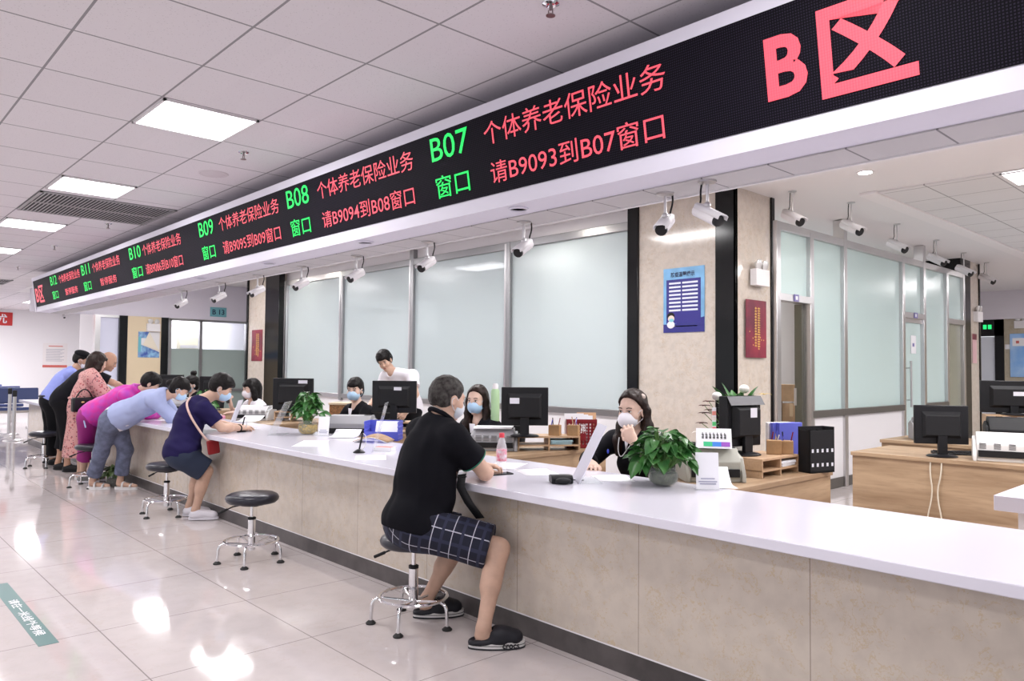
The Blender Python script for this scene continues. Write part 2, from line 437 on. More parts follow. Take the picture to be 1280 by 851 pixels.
# far right wall with a doorway
FM = marble('far beige wall', (.50, .44, .34), (.40, .32, .2), .25, scale=.7)
struct(MB().bb((-5.0, 20, 0), (4, 20.1, 2.62)).build('wall_right_end', FM))
struct(MB().bb((-7, 19.9, 2.62), (4, 20.2, 3.55)).build('wall_right_beam', pmat('beam paint', (.72, .69, .75), .6)))
d5 = struct(MB().bb((-5.62, 20.0, 0), (-5.18, 20.04, 2.22)).build('door_5', pmat('pale daylight door', (.72, .76, .84), .2)))
MB().bb((-5.75, 19.96, 0), (-5.62, 20.08, 2.6)).bb((-5.18, 19.96, 0), (-5.0, 20.08, 2.62)).bb((-5.75, 19.96, 2.24), (-5.0, 20.08, 2.62)).build('door_frame', BLACK2, d5)
struct(MB().bb((-7.0, 20.05, 0), (-5.6, 20.15, 2.7)).build('wall_right_corner', WALLW))
struct(MB().bb((7.0, 3.2, 0), (7.1, 21, 3.3)).build('wall_office_side', WALLW))

# ------------------------------------------------------------------ LED sign over the counter, with its soffit
SX0, SX1 = -14.42, 2.6
B0 = Vector((0, 2.64, 2.333)); T0 = Vector((0, 2.57, 2.745)); UPV = (T0-B0).normalized(); NRM = Vector((1, 0, 0)).cross(UPV)   # NRM points to the hall
SIGNW = pmat('sign casing white', (.74, .72, .82), .5, spec=.3)
sign = thing('led_sign', 'very long black LED board in a white frame hanging above the counter', 'electronic sign', (-7, 2.64, 2.25))
so = sign.location.copy()
def sp(x, s, d=0): 
    p = B0 + UPV*s + NRM*d; return (x-so.x, p.y-so.y, p.z-so.z)
fr = MB(); fr.M = Matrix.Translation(-so)
fr.prism([(2.637, 2.25), (2.646, 2.333), (2.70, 2.333), (2.64, 2.745), (2.572, 2.745), (2.562, 2.80), (2.60, 2.81), (3.02, 2.81), (3.02, 2.25)], 0, SX0, SX1)
fr.prism([(2.637, 2.25), (2.562, 2.80), (2.70, 2.80), (2.70, 2.25)], 0, SX0, SX0+.07)
fr.build('casing', SIGNW, sign, smooth=False)
def led_mat():
    m = pmat('led matrix', (.010, .008, .013), .6, spec=.08); k = NT(m)
    pos = k.n('TexCoord').outputs['Object']; xyz = k.n('SeparateXYZ', {0: pos})
    a = k.math('GREATER_THAN', k.math('FRACT', k.math('MULTIPLY', xyz.outputs[0], 100.0)), .45)
    b = k.math('GREATER_THAN', k.math('FRACT', k.math('MULTIPLY', xyz.outputs[2], 100.0)), .45)
    c = k.mix(k.math('MULTIPLY', a, b), (.004, .0035, .006), (.022, .017, .031))
    k.t.links.new(c, k.b.inputs['Base Color']); return m
MB().add([sp(SX0+.07, -.002), sp(SX1, -.002), sp(SX1, .418), sp(SX0+.07, .418)], [[0, 1, 2, 3]]).build('screen', led_mat(), sign, smooth=False, solid=-.01)
def glow(name, col, st):
    m = pmat(name, tuple(c*.5 for c in col), .5, emit=col, estr=st); k = NT(m)
    pos = k.n('TexCoord').outputs['Object']; xyz = k.n('SeparateXYZ', {0: pos})
    a = k.math('GREATER_THAN', k.math('FRACT', k.math('MULTIPLY', xyz.outputs[0], 100.0)), .18)
    b = k.math('GREATER_THAN', k.math('FRACT', k.math('MULTIPLY', xyz.outputs[2], 100.0)), .12)
    s_ = k.n('MapRange', {0: k.math('MULTIPLY', a, b), 1: 0.0, 2: 1.0, 3: st*.45, 4: st}).outputs[0]
    k.t.links.new(s_, k.b.inputs['Emission Strength']); return m
LR = glow('red led', (1.0, .10, .145), .74); LG = glow('green led', (.0, .9, .12), .9)
def led(body, mat, x0, x1, s0, s1, bold=.002, name='lettering'):
    p = B0 + UPV*s0
    return text_mesh(name, body, mat, 1, sp(x0, s0), (1, 0, 0), tuple(UPV), sign, x1-x0, s1-s0, bold, .004)
for x, code, low in ((-3.50, 'B07', '请B9093到B07窗口'), (-5.32, 'B08', '请B9094到B08窗口'), (-7.10, 'B09', '请B9095到B09窗口'), (-9.22, 'B10', '请B9086到B10窗口'), (-11.32, 'B11', '暂停服务'), (-13.14, 'B12', '暂停服务')):
    wdt = .34 if x > -9 else .40
    led(code, LG, x, x+wdt, .258, .392)
    led('窗口', LG, x+.01, x+wdt-.03, .045, .172)
    if len(low) > 6:
        led('个体养老保险业务', LR, x+.47, x+1.64, .255, .375); led(low, LR, x+.49, x+1.61, .05, .165)
    else:
        led('个体养老保险业务', LR, x+.53, x+1.72, .25, .37); led(low, LR, x+.8, x+1.5, .06, .155)
led('B', LR, -1.415, -1.255, .085, .315, .03)
led('区', LR, -1.21, -.885, .042, .352, .028)
led('B', LR, -14.27, -14.06, .07, .29, .02); led('区', LR, -14.02, -13.70, .05, .32, .02)
# soffit tiles behind the casing
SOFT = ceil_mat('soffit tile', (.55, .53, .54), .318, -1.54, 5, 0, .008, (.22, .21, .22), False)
struct(MB().bb((SX0, 2.85, 2.243), (SX1, 3.075, 2.249)).build('ceiling_soffit_tiles', SOFT))
struct(MB().bb((SX0, 3.02, 2.25), (SX1, 3.10, 3.27)).build('wall_sign_back', WHITE))
struct(MB().bb((SX0, 3.076, 2.236), (SX1, 3.092, 2.25)).build('trim_6', WHITE))
struct(MB().bb((SX1, 3.02, 2.9), (7, 3.10, 3.27)).bb((-17.5, 3.02, 2.9), (SX0, 3.10, 3.27)).build('wall_ceiling_step', WHITE))

# ------------------------------------------------------------------ lights the room has, plus added fill panels
PAN = pmat('lit light panel', (1, 1, 1), .5, emit=(.97, .97, 1), estr=PANEL)
def area(name, loc, sx, sy, p, parent=None, col=(1, .98, .98)):
    l = bpy.data.lights.new(name, 'AREA'); l.shape = 'RECTANGLE'; l.size = sx; l.size_y = sy; l.energy = p; l.color = col
    o = bpy.data.objects.new(name, l); o.location = loc; C.objects.link(o)
    if parent: o.parent = parent
    return o
def panel(x, y, z, sx, sy, label, watt, group):
    t = thing('ceiling_light', label, 'ceiling light', (x, y, z), 0, group)
    f = MB(); t_ = .016
    for a, b in (((-sx/2, -sy/2), (sx/2, -sy/2+t_)), ((-sx/2, sy/2-t_), (sx/2, sy/2)), ((-sx/2, -sy/2), (-sx/2+t_, sy/2)), ((sx/2-t_, -sy/2), (sx/2, sy/2))):
        f.bb((a[0], a[1], -.012), (b[0], b[1], 0))
    f.build('frame', WHITE, t)
    MB().bb((-sx/2+t_, -sy/2+t_, -.009), (sx/2-t_, sy/2-t_, -.002)).build('diffuser', PAN, t)
    area('lamp', (0, 0, -.03), sx-.05, sy-.05, watt, t)
    return t
cx = lambda i: OX - HX*(i+.5)
cy = OY + HY*1.5
hall_lab = ['square lit ceiling panel nearest the camera, before the long slatted vent', 'square lit ceiling panel beside the long slatted vent', 'square lit ceiling panel just beyond the long slatted vent', 'small lit ceiling panel second beyond the long slatted vent', 'thin lit ceiling strip near the far white wall', 'farthest lit ceiling strip behind the end of the LED board']
for n, i in enumerate((2, 6, 10, 14, 20, 27)):
    panel(cx(i), cy, 2.92, HX-.02, HY-.02, hall_lab[n], 15, 'square light panels in the hall ceiling')
for y in (-1.0, -3.3):
    for i in (-4, 2, 8, 14, 24):
        panel(cx(i), OY+HY*(round((y-OY)/HY)+.5), 2.92, HX-.02, HY-.02, 'lit ceiling panel over the open hall floor', 17, 'square light panels over the hall floor')
panel(cx(-4), cy, 2.92, HX-.02, HY-.02, 'lit ceiling panel overhead before the sign', 15, 'square light panels in the hall ceiling')
for x in (-14.9, -11.9, -8.9, -5.9, -2.9, .1):
    panel(x, 4.84, 3.27, 1.18, .58, 'lit ceiling panel above the clerks behind the counter', 36, 'light panels above the clerks')
for x, y in ((-1.74, 8.34), (1.0, 9.6), (-1.0, 12.5), (-2.2, 17), (-.4, 6.1), (2.5, 6.1), (1.2, 12.5), (.5, 17)):
    panel(x, y, 3.25, .58, .58, 'lit square panel in the office tile ceiling' if x != -1.74 else 'lit square panel by a torn ceiling tile over the office desk', 40, 'square panels in the office ceiling')  # all but the first are added out of view to brighten the office
for x, y in ((-10.5, 9), (-5.6, 9.0), (-5.6, 12)):
    panel(x, y, 3.26, 1.1, .58, 'lit ceiling panel in the room behind frosted glass', 26, 'panels behind the frosted glass')
panel(-18.2, 6.4, 2.92, .58, 1.2, 'lit ceiling panel in the back room behind the end windows', 40, 'panels in the back room')
panel(-21.5, -1.0, 2.92, 1.2, .58, 'lit ceiling panel over the waiting benches', 95, 'panels over the waiting area')
panel(-22.6, 1.6, 2.92, 1.2, .58, 'lit ceiling panel before the red banner', 80, 'panels over the waiting area')  # added out of view so the far wall reads whiter
panel(-21.5, 4.0, 2.92, .9, .58, 'lit ceiling panel near the far wall', 75, 'panels over the waiting area')

def downlight(x, y, z, r, label, group, lit):
    t = thing('downlight', label, 'downlight', (x, y, z), 0, group)
    MB().lathe([(r, 0), (r, -.006), (r*.8, -.010), (r*.76, -.002)], seg=28).build('trim_ring', SIGNW if not lit else WHITE, t)
    MB().lathe([(r*.78, -.003), (0, -.003)], seg=28).build('lens', pmat('lit downlight lens', (1, 1, 1), .4, emit=(1, .97, .9), estr=DOWN) if lit else pmat('unlit lens', (.55, .5, .55), .3), t)
    return t
ring_lab = ['nearest unlit round downlight under the sign board', 'second unlit downlight along the underside of the sign', 'third unlit downlight along the underside of the sign', 'fourth unlit downlight along the underside of the sign', 'fifth unlit downlight along the underside of the sign', 'sixth unlit downlight along the underside of the sign', 'seventh unlit downlight along the underside of the sign', 'last unlit downlight at the far end under the sign']
for k, x in enumerate((-2.9, -4.42, -5.9, -7.4, -8.9, -10.38, -11.86, -13.35)):
    downlight(x, 2.72, 2.249, .055, ring_lab[k], 'downlights under the sign', False)
dl = [(-2.9, 7.18, 'bright downlight in the plaster ceiling beside the tile field'), (-4.9, 8.3, 'bright downlight inside the room with the boxes'), (-6.5, 6.3, 'downlight over the frosted partition beside the column'), (-13.3, 6.2, 'downlight near the far dark column'), (-14.8, 6.1, 'bright downlight in front of the bulkhead sign')]
for x, y, l in dl:
    t = downlight(x, y, 3.27, .075, l, 'lit downlights', True)
    area('lamp', (0, 0, -.03), .1, .1, 5, t, (1, .93, .82))
# ------------------------------------------------------------------ service counter
t = thing('service_counter', 'long service counter with white quartz top and beige marble front', 'counter', (-8, 2.7, 0))
def at(o, mb): mb.M = Matrix.Translation(-Vector(o.location)); return mb
CMARB = marble('counter front marble', (.60, .53, .46), (.52, .38, .20), .16, seams=[(0, .80, -2.13+8, .004, (.33, .27, .22))], scale=1.2, mottle=(.53, .465, .405))
CX0, CX1 = -15.5, 2.0
at(t, MB()).bb((CX0, 2.625, .731), (CX1, 3.56, .773)).build('worktop', QUARTZ, t, bevel=.004)
at(t, MB()).bb((CX0+.1, 2.762, .115), (CX1, 2.80, .731)).bb((CX0+.1, 2.80, .0), (CX0+.14, 3.5, .731)).build('front_panel', CMARB, t)
at(t, MB()).bb((CX0+.1, 2.766, 0), (CX1, 2.80, .108)).build('kick_plate', DARKST, t)
at(t, MB()).bb((CX0+.1, 2.762, .108), (CX1, 2.775, .116)).build('kick_trim', WHITE, t)
at(t, MB()).bb((CX0+.15, 3.42, 0), (CX1, 3.45, .731)).build('back_panel', WOODX, t)
t = thing('return_counter', 'white return counter block behind the open end of the long counter', 'counter', (0, 5.2, 0))
at(t, MB()).bb((-1.17, 4.45, .695), (1.6, 5.6, .773)).build('worktop', QUARTZ, t, bevel=.004)
at(t, MB()).bb((-1.08, 4.52, 0), (1.5, 5.5, .695)).build('base_cabinet', WHITE, t)

# ------------------------------------------------------------------ wooden desks
def side_desk(x1, label):
    t = thing('side_desk', label, 'desk', (x1-.28, 4.2, 0), 0, 'wooden desks between the clerks')
    MB().bb((-.3, -.62, .72), (.28, .70, .75)).build('desktop', WOODM, t, bevel=.002)
    MB().bb((.245, -.62, 0), (.272, .68, .72)).build('side_panel', WOODM, t)
    MB().bb((-.28, .64, 0), (.245, .68, .72)).build('end_panel', WOODM, t)
    d = MB().bb((-.30, -.1, .10), (-.02, .6, .70)).build('drawer_unit', WOODL, t)
    return t
for x1, l in ((-2.2, 'oak side desk carrying the flower vase and black file rack'), (-4.1, 'oak side desk carrying the red file basket'), (-6.05, 'oak side desk beside the clerk in the black suit and blue mask'), (-8.0, 'oak side desk under the monitor by the pothos in yellow pebbles'), (-10.83, 'oak side desk behind the head of the person in navy'), (-12.85, 'oak side desk in front of the cream column')):
    side_desk(x1, l)
t = thing('office_desk', 'wide oak front desk with cables hanging down its face', 'desk', (-.9, 6.85, 0))
at(t, MB()).bb((-2.75, 6.46, .69), (1.2, 7.3, .72)).build('desktop', WOODX, t, bevel=.002)
at(t, MB()).bb((-2.74, 6.475, 0), (1.2, 6.50, .69)).build('front_panel', WOODX, t)
at(t, MB()).bb((-2.74, 6.50, 0), (-2.71, 7.28, .69)).build('side_panel', WOODM, t)
cb = at(t, MB())
for dx, k in ((-.03, 1), (.05, -1)):
    cb.tube([(-2.1+dx, 6.47, .71), (-2.1+dx, 6.455, .60), (-2.1+dx*.3, 6.455, .45), (-2.1-.06*k, 6.452, .22), (-2.1-.05*k, 6.452, .1), (-2.08, 6.452, .05)], .006, 6, smooth=2)
cb.build('cable', pmat('cream cable', (.62, .56, .45), .5), t)
t = thing('office_desk', 'oak desk at the back carrying the black printer and large monitor', 'desk', (-1.4, 8.3, 0))
at(t, MB()).bb((-3.05, 7.85, .69), (0.4, 8.75, .72)).build('desktop', WOODX, t)
at(t, MB()).bb((-3.04, 7.87, 0), (0.4, 7.90, .69)).build('front_panel', WOODX, t)

# ------------------------------------------------------------------ stools
def make_stool(label):
    t = thing('swivel_stool', label, 'stool', (0, 0, 0), 0, 'black swivel stools along the counter')
    MB().lathe([(0, .415), (.13, .415), (.165, .42), (.182, .435), (.186, .452), (.178, .470), (.155, .482), (.08, .485), (0, .485)], seg=40).build('seat', LEATHER, t)
    MB().lathe([(.0, .400), (.09, .402), (.10, .416), (0, .416)], seg=24).bb((-.06, -.03, .395), (.06, .03, .403)).build('seat_plate', BLACK2, t)
    MB().cyl((0, 0, .30), (0, 0, .40), .0125).build('piston', CHROME, t)
    MB().lathe([(.0, .08), (.026, .08), (.026, .298), (.0, .298)]).build('column', CHROME, t)
    MB().lathe([(.0255, .296), (.028, .298), (.028, .312), (.014, .316), (0, .316)]).build('collar', BLACK2, t)
    r = MB().ring((0, 0, .145), .185, .0095, 48)
    for i in range(5):
        a = 2*PI*i/5+.3; r.cyl((.02*math.cos(a), .02*math.sin(a), .12), (.185*math.cos(a), .185*math.sin(a), .142), .007, seg=8)
    r.build('foot_ring', CHROME, t)
    for i in range(5):
        a = 2*PI*i/5+.3; ca, sa = math.cos(a), math.sin(a)
        l = MB().tube([(.16*ca, .16*sa, .140), (.20*ca, .20*sa, .137), (.222*ca, .222*sa, .115), (.226*ca, .226*sa, .07), (.228*ca, .228*sa, .018)], .0095, 10, smooth=2).build('leg', CHROME, t)
        MB().lathe([(.026, 0), (.028, .006), (.02, .014), (.012, .02), (0, .02)], (.228*ca, .228*sa, 0), 18).build('rubber_foot', RUBBER, l)
    MB().tube([(-.04, -.02, .405), (-.12, -.07, .385), (-.15, -.09, .368)], .005, 8).tube([(-.15, -.09, .368), (-.20, -.125, .340)], .009, 8).build('lever', BLACK2, t)
    return t
s0 = make_stool('black swivel stool under the seated man in the black polo'); s0.location = (-3.43, 2.45, 0)
dup(s0, (-5.27, 2.34, 0), .35, 'empty black swivel stool standing alone by the counter')
dup(s0, (-7.42, 2.46, 0), -.15, 'black swivel stool behind the person in the navy shirt')
dup(s0, (-9.68, 2.38, 0), .6, 'black swivel stool behind the legs in magenta trousers')
dup(s0, (-11.88, 2.32, 0), .9, 'farthest black swivel stool, beside the person in light blue uniform')

# ------------------------------------------------------------------ security cameras
def make_cctv(L, R, stem, label, group):
    t = thing('security_camera', label, 'security camera', (0, 0, 0), 0, group)
    MB().lathe([(.0, 0), (.042, 0), (.042, -.008), (.015, -.016), (0, -.016)], seg=24).build('mount_plate', STEEL, t)
    MB().cyl((0, 0, -.012), (0, 0, -stem), .0075, seg=10).ell((0, 0, -stem), (.017, .017, .017), 12).build('stem', STEEL, t)
    D = Vector((1, 0, -.55)).normalized(); Sd = Vector((0, 1, 0)); U = Sd.cross(D)*-1
    if U.z < 0: U = -U
    c = Vector((0, 0, -stem-.018-R*.9))
    def fr(p): return c + D*p[0] + Sd*p[1] + U*p[2]
    prof = [(math.cos(a)*R, math.sin(a)*R*.92) for a in [2*PI*i/14 for i in range(14)]]
    h = MB(); n = 14
    vs = []
    for x, k in ((-L*.5, .86), (-L*.47, 1), (L*.40, 1.02), (L*.42, .95)):
        vs += [fr((x, p[0]*k, p[1]*k)) for p in prof]
    fs = [list(range(n))[::-1], list(range(3*n, 4*n))] + [[j*n+i, j*n+(i+1) % n, (j+1)*n+(i+1) % n, (j+1)*n+i] for j in range(3) for i in range(n)]
    h.add(vs, fs); h.build('housing', WHITE, t)
    v = MB()
    vs = []
    for x0, x1 in ((-L*.45, L*.60),):
        for (y, z) in ((-R*1.02, R*.35), (-R*1.02, R*.95), (-R*.6, R*1.16), (R*.6, R*1.16), (R*1.02, R*.95), (R*1.02, R*.35)): vs += [fr((x0, y, z)), fr((x1, y, z))]
    v.add(vs, [[2*i, 2*i+1, 2*i+3, 2*i+2] for i in range(5)]); v.build('sun_hood', WHITE, t, solid=.004)
    f = MB(); vs = []
    for x, k in ((L*.40, .97), (L*.50, .97), (L*.505, .85)): vs += [fr((x, p[0]*k, p[1]*k)) for p in prof]
    f.add(vs, [list(range(n))[::-1], list(range(2*n, 3*n))] + [[j*n+i, j*n+(i+1) % n, (j+1)*n+(i+1) % n, (j+1)*n+i] for j in range(2) for i in range(n)])
    f.build('front_window', BLACK, t)
    MB().tube([(-.05, .02, 0), (-.058, .02, -stem*.35), (-.045, .01, -stem*.8), fr((-L*.5, 0, 0))], .0045, 6, smooth=2).build('cable', BLACK2, t)
    return t
cl = ['security camera under the sign in front of the marble column', 'security camera pointing the other way beside the dark column corner', 'security camera in front of the widest frosted pane', 'security camera hanging by the mullion above the man in white', 'security camera hanging over the two middle frosted panes', 'security camera hanging over the narrowest frosted pane', 'security camera hanging before the far dark column', 'security camera beside the glowing downlight over the bulkhead', 'security camera above the letter plate on the bulkhead']
c0 = make_cctv(.15, .030, .11, cl[0], 'small cameras under the sign'); c0.location = (-2.13, 2.96, 2.243); c0.rotation_euler = (0, 0, -1.25)
dup(c0, (-1.86, 2.90, 2.243), -.15, cl[1])
for x, y, a, l in ((-3.12, 2.97, -1.3, cl[2]), (-4.08, 2.99, -1.3, cl[3]), (-4.98, 2.99, -1.35, cl[4]), (-5.86, 2.99, -1.35, cl[5]), (-6.72, 2.99, -1.4, cl[6]), (-7.62, 2.99, -1.4, cl[7]), (-8.72, 3.0, -1.2, cl[8])):
    dup(c0, (x, y, 2.243), a, l)
dlb = ['camera hanging beside the second edge of the marble column', 'camera hanging in front of the tall partition post', 'third camera of the row along the green glass', 'fourth camera of the row along the green glass', 'camera just before the far dark column by the office', 'last camera of the office row, over the far wall']
d0 = make_cctv(.27, .052, .22, dlb[0], 'larger cameras on the office ceiling'); d0.location = (-3.74, 7.42, 3.27); d0.rotation_euler = (0, 0, -.35)
for (x, y), l in zip(((-3.54, 8.38), (-3.66, 10.02), (-3.72, 11.63), (-3.82, 13.17), (-3.89, 14.6)), dlb[1:]): dup(d0, (x, y, 3.27), -.3, l)
dup(c0, (-24.6, 5.2, 2.92), 0, 'tiny camera hanging by the far white wall')

# ------------------------------------------------------------------ hall ceiling fittings
def make_sprinkler(label):
    t = thing('sprinkler', label, 'sprinkler', (0, 0, 2.92), 0, 'ceiling sprinklers')
    MB().lathe([(.0, 0), (.038, 0), (.036, -.006), (.022, -.012), (.016, -.006), (0, -.006)], seg=24).build('escutcheon', CHROME, t)
    MB().cyl((0, 0, -.006), (0, 0, -.03), .007, seg=8).tube([(.012, 0, -.028), (.012, 0, -.05)], .003, 6).tube([(-.012, 0, -.028), (-.012, 0, -.05)], .003, 6).lathe([(0, -.05), (.02, -.052), (.02, -.055), (0, -.055)], seg=16).build('head', pmat('sprinkler metal', (.30, .26, .26), .3, .8), t)
    return t
p0 = make_sprinkler('nearest sprinkler head, high above the LED board text'); p0.location = (-2.16, 2.2, 2.92)
for x, y, l in ((-5.2, 2.19, 'sprinkler head beside the first square ceiling panel'), (-8.88, 2.27, 'sprinkler head at the edge of the slatted vent'), (-11.07, 2.21, 'sprinkler head past the slatted vent'), (-13.88, 2.28, 'farthest sprinkler head near the end of the sign')):
    dup(p0, (x, y, 2.92), 0, l)
t = thing('ceiling_speaker', 'round flush speaker disc in the hall ceiling', 'speaker', (-5.96, 2.27, 2.92))
MB().lathe([(0, -.006), (.085, -.006), (.09, -.004), (.105, -.008), (.115, 0), (0, 0)], seg=36).build('grille', pmat('speaker white', (.66, .62, .65), .6), t)
GRIL = pmat('grey vent slat', (.55, .54, .56), .5); VDARK = pmat('vent dark', (.07, .07, .075), .8)
def vent(x0, x1, y0, y1, n, label):
    t = thing('air_vent', label, 'air vent', ((x0+x1)/2, (y0+y1)/2, 2.92), 0, 'slatted ceiling vents')
    a, b = (x1-x0)/2, (y1-y0)/2
    MB().bb((-a, -b, -.004), (a, b, 0)).build('backing', VDARK, t)
    MB().bb((-a, -b, -.014), (a, -b+.025, -.004)).bb((-a, b-.025, -.014), (a, b, -.004)).bb((-a, -b, -.014), (-a+.02, b, -.004)).bb((a-.02, -b, -.014), (a, b, -.004)).bb((-.01, -b, -.014), (.01, b, -.004)).build('frame', pmat('vent frame', (.40, .39, .40), .5), t)
    s = MB()
    for i in range(n):
        y = -b+.03 + (2*b-.06)*(i+.5)/n
        s.box((0, y, -.010), (2*a-.04, (2*b/n)*.55, .004), rx=.5)
    s.build('louvre', GRIL, t)
vent(-8.68, -7.62, 1.40, 2.56, 34, 'large slatted return-air vent in the hall ceiling')
vent(-17.2, -16.2, 1.3, 2.6, 30, 'smaller slatted vent far along the hall ceiling')

# ------------------------------------------------------------------ things on the walls
def flat(name, label, cat, o, X, Y, w, h, mat, th=.004, group=None):
    """a thin board on a wall: o = lower corner, X/Y = directions, returns (thing, placer)"""
    X = Vector(X); Y = Vector(Y); N = X.cross(Y); o = Vector(o)
    t = thing(name, label, cat, o, 0, group)
    def quad(mb, x0, y0, x1, y1, d0, d1):
        P = lambda x, y, d: X*x + Y*y + N*d
        return mb.add([P(x0, y0, d0), P(x1, y0, d0), P(x1, y1, d0), P(x0, y1, d0), P(x0, y0, d1), P(x1, y0, d1), P(x1, y1, d1), P(x0, y1, d1)],
                      [[0, 3, 2, 1], [4, 5, 6, 7], [0, 1, 5, 4], [1, 2, 6, 5], [2, 3, 7, 6], [3, 0, 4, 7]])
    quad(MB(), 0, 0, w, h, 0, th).build('sheet', mat, t, smooth=False)
    return t, quad, X, Y, N
# blue epidemic notice on the marble column
PB = pmat('sky blue poster', (.22, .50, .82), .45, noise=.25, nscale=5)
t, q, X, Y, N = flat('poster', 'blue epidemic-prevention notice poster on the marble column', 'poster', (-4.93, 6.826, 1.80), (1, 0, 0), (0, 0, 1), .52, .70, PB)
q(MB(), 0, 0, .52, .09, .004, .005).add([X*.12+N*.0052+Y*.09, X*.52+N*.0052+Y*.09, X*.52+N*.0052+Y*.16], [[0, 1, 2]]).build('footer', pmat('poster indigo', (.03, .03, .22), .45), t, smooth=False)
q(MB(), .04, .10, .475, .575, .004, .006).build('text_panel', pmat('poster navy', (.035, .03, .24), .45), t, smooth=False)
text_mesh('title', '防疫温馨提示', pmat('ink navy', (.01, .015, .06), .5), 1, tuple(X*.10+Y*.60+N*.006), X, Y, t, .30, .055, .02)
b = MB()
for i in range(8):
    y = .535-i*.042
    q(b, .075, y-.011, .225, y+.009, .006, .007); q(b, .245, y-.011, .44, y+.009, .006, .007)
for i in range(3): q(b, .08, .062-i*.0, .43, .072, .005, .006)
b.build('text_lines', pmat('poster white ink', (.75, .78, .9), .5), t, smooth=False)
m = MB(); m.ell(tuple(X*.10+Y*.175+N*.007), (.05, .002, .045)); m.build('cartoon_hair', BLACK2, t)
m = MB(); m.ell(tuple(X*.105+Y*.150+N*.009), (.042, .002, .036)); m.build('cartoon_face', pmat('cartoon skin', (.85, .68, .58), .5), t)
m = MB(); m.ell(tuple(X*.108+Y*.134+N*.0105), (.032, .002, .02)); m.build('cartoon_mask', pmat('cartoon mask', (.25, .62, .70), .5), t)
m = MB(); m.ell(tuple(X*.10+Y*.085+N*.0085), (.05, .002, .04)); m.build('cartoon_coat', PAPER, t)
# red vertical posters with gold lettering strokes
PR = pmat('crimson poster', (.27, .02, .045), .4, noise=.7, nscale=4, col2=(.12, .008, .03))
GOLD = pmat('gold print', (.80, .50, .12), .4)
def red_poster(o, X, w, h, label):
    t, q, X, Y, N = flat('poster', label, 'poster', o, X, (0, 0, 1), w, h, PR, .004, 'red vertical posters with gold print')
    b = MB(); rnd = random.Random(3)
    for cxx, ww, n in ((.47, .10, 14), (.62, .13, 17)):
        for i in range(n):
            y = h*(.86-.70*i/n); s = h*.70/n*.72
            q(b, w*(cxx-ww/2), y-s*.2, w*(cxx+ww/2), y+s*.12, .004, .0052); q(b, w*cxx-w*.02, y-s*.5, w*cxx+w*.02, y+s*.5, .004, .0052); q(b, w*(cxx-ww*.4), y-s*.5, w*(cxx+ww*.4), y-s*.36, .004, .0052)
    for i in range(12):
        x, y = w*rnd.uniform(.15, .85), h*rnd.uniform(.12, .5); q(b, x, y, x+w*.03, y+w*.03, .004, .005)
    b.build('gold_print', GOLD, t, smooth=False)
red_poster((-4.025, 6.98, 1.53), (0, 1, 0), .41, .60, 'crimson poster with gold print on the side of the marble column')
red_poster((-15.56, 6.825, 1.50), (1, 0, 0), .52, .66, 'crimson poster with gold print on the far pinkish column')
t, q, X, Y, N = flat('poster', 'narrow pink hanging panel on the farthest column', 'poster', (-4.045, 14.33, 1.55), (0, 1, 0), (0, 0, 1), .22, .5, pmat('pink poster', (.66, .42, .45), .5))
q(MB(), 0, .40, .22, .5, .004, .005).build('header', PR, t, smooth=False)
# emergency lights: white box with two lamp heads
def emergency(o, X, label):
    t, q, X, Y, N = flat('emergency_light', label, 'emergency light', o, X, (0, 0, 1), .27, .17, WHITE, .07, 'twin-head emergency lights')
    for x in (.07, .20):
        c = X*x + Y*.22 + N*.045
        h = MB().lathe([(.03, -.02), (.052, .0), (.055, .02), (.048, .024), (0, .024)], tuple(c), 18, (N+Vector((0, 0, -.2))).normalized()).build('lamp_head', pmat('lamp reflector', (.75, .75, .76), .2, .4), t)
        MB().cyl(tuple(X*x+Y*.165+N*.04), tuple(c), .012, seg=8).build('neck', GREYL, t)
emergency((-4.03, 7.08, 2.28), (0, 1, 0), 'emergency light on the side of the marble column')
emergency((-17.48, 5.28, 2.13), (0, 1, 0), 'emergency light on the cream column')
emergency((-4.05, 14.42, 2.26), (0, 1, 0), 'emergency light on the farthest beige column')
emergency((-4.78, 19.99, 2.40), (1, 0, 0), 'emergency light on the far beige wall')
# window number plate on the bulkhead
t, q, X, Y, N = flat('window_plate', 'small teal plate reading B 13 on the white bulkhead', 'sign', (-17.495, 6.66, 2.53), (0, 1, 0), (0, 0, 1), .38, .22, pmat('teal plate', (.16, .40, .46), .4), .012)
text_mesh('lettering', 'B 13', pmat('navy ink', (.008, .02, .06), .5), 1, tuple(X*.05+Y*.05+N*.013), X, Y, t, .28, .12, .02)
# folded poster on the cream column
t, q, X, Y, N = flat('poster', 'blue poster with a folded-over corner on the cream column', 'poster', (-17.475, 5.12, 1.56), (0, 1, 0), (0, 0, 1), .44, .56, pmat('white poster', (.75, .74, .76), .6))
q(MB(), .0, .42, .22, .56, .004, .006).add([N*.006, X*.44+N*.006, X*.44+Y*.12+N*.006, Y*.30+N*.006], [[0, 1, 2, 3]]).build('print', pmat('poster royal blue', (.05, .10, .40), .5, noise=.8, nscale=9, col2=(.30, .55, .75)), t, smooth=False)
q(MB(), .0, .12, .06, .45, .004, .0065).build('print_edge', pmat('poster teal', (.15, .45, .55), .5), t, smooth=False)
MB().add([X*.44+Y*.14+N*.012, X*.22+Y*.56+N*.012, X*.09+Y*.27+N*.03], [[0, 1, 2]]).build('folded_corner', pmat('cream paper back', (.78, .72, .60), .6), t, smooth=False, solid=.003)
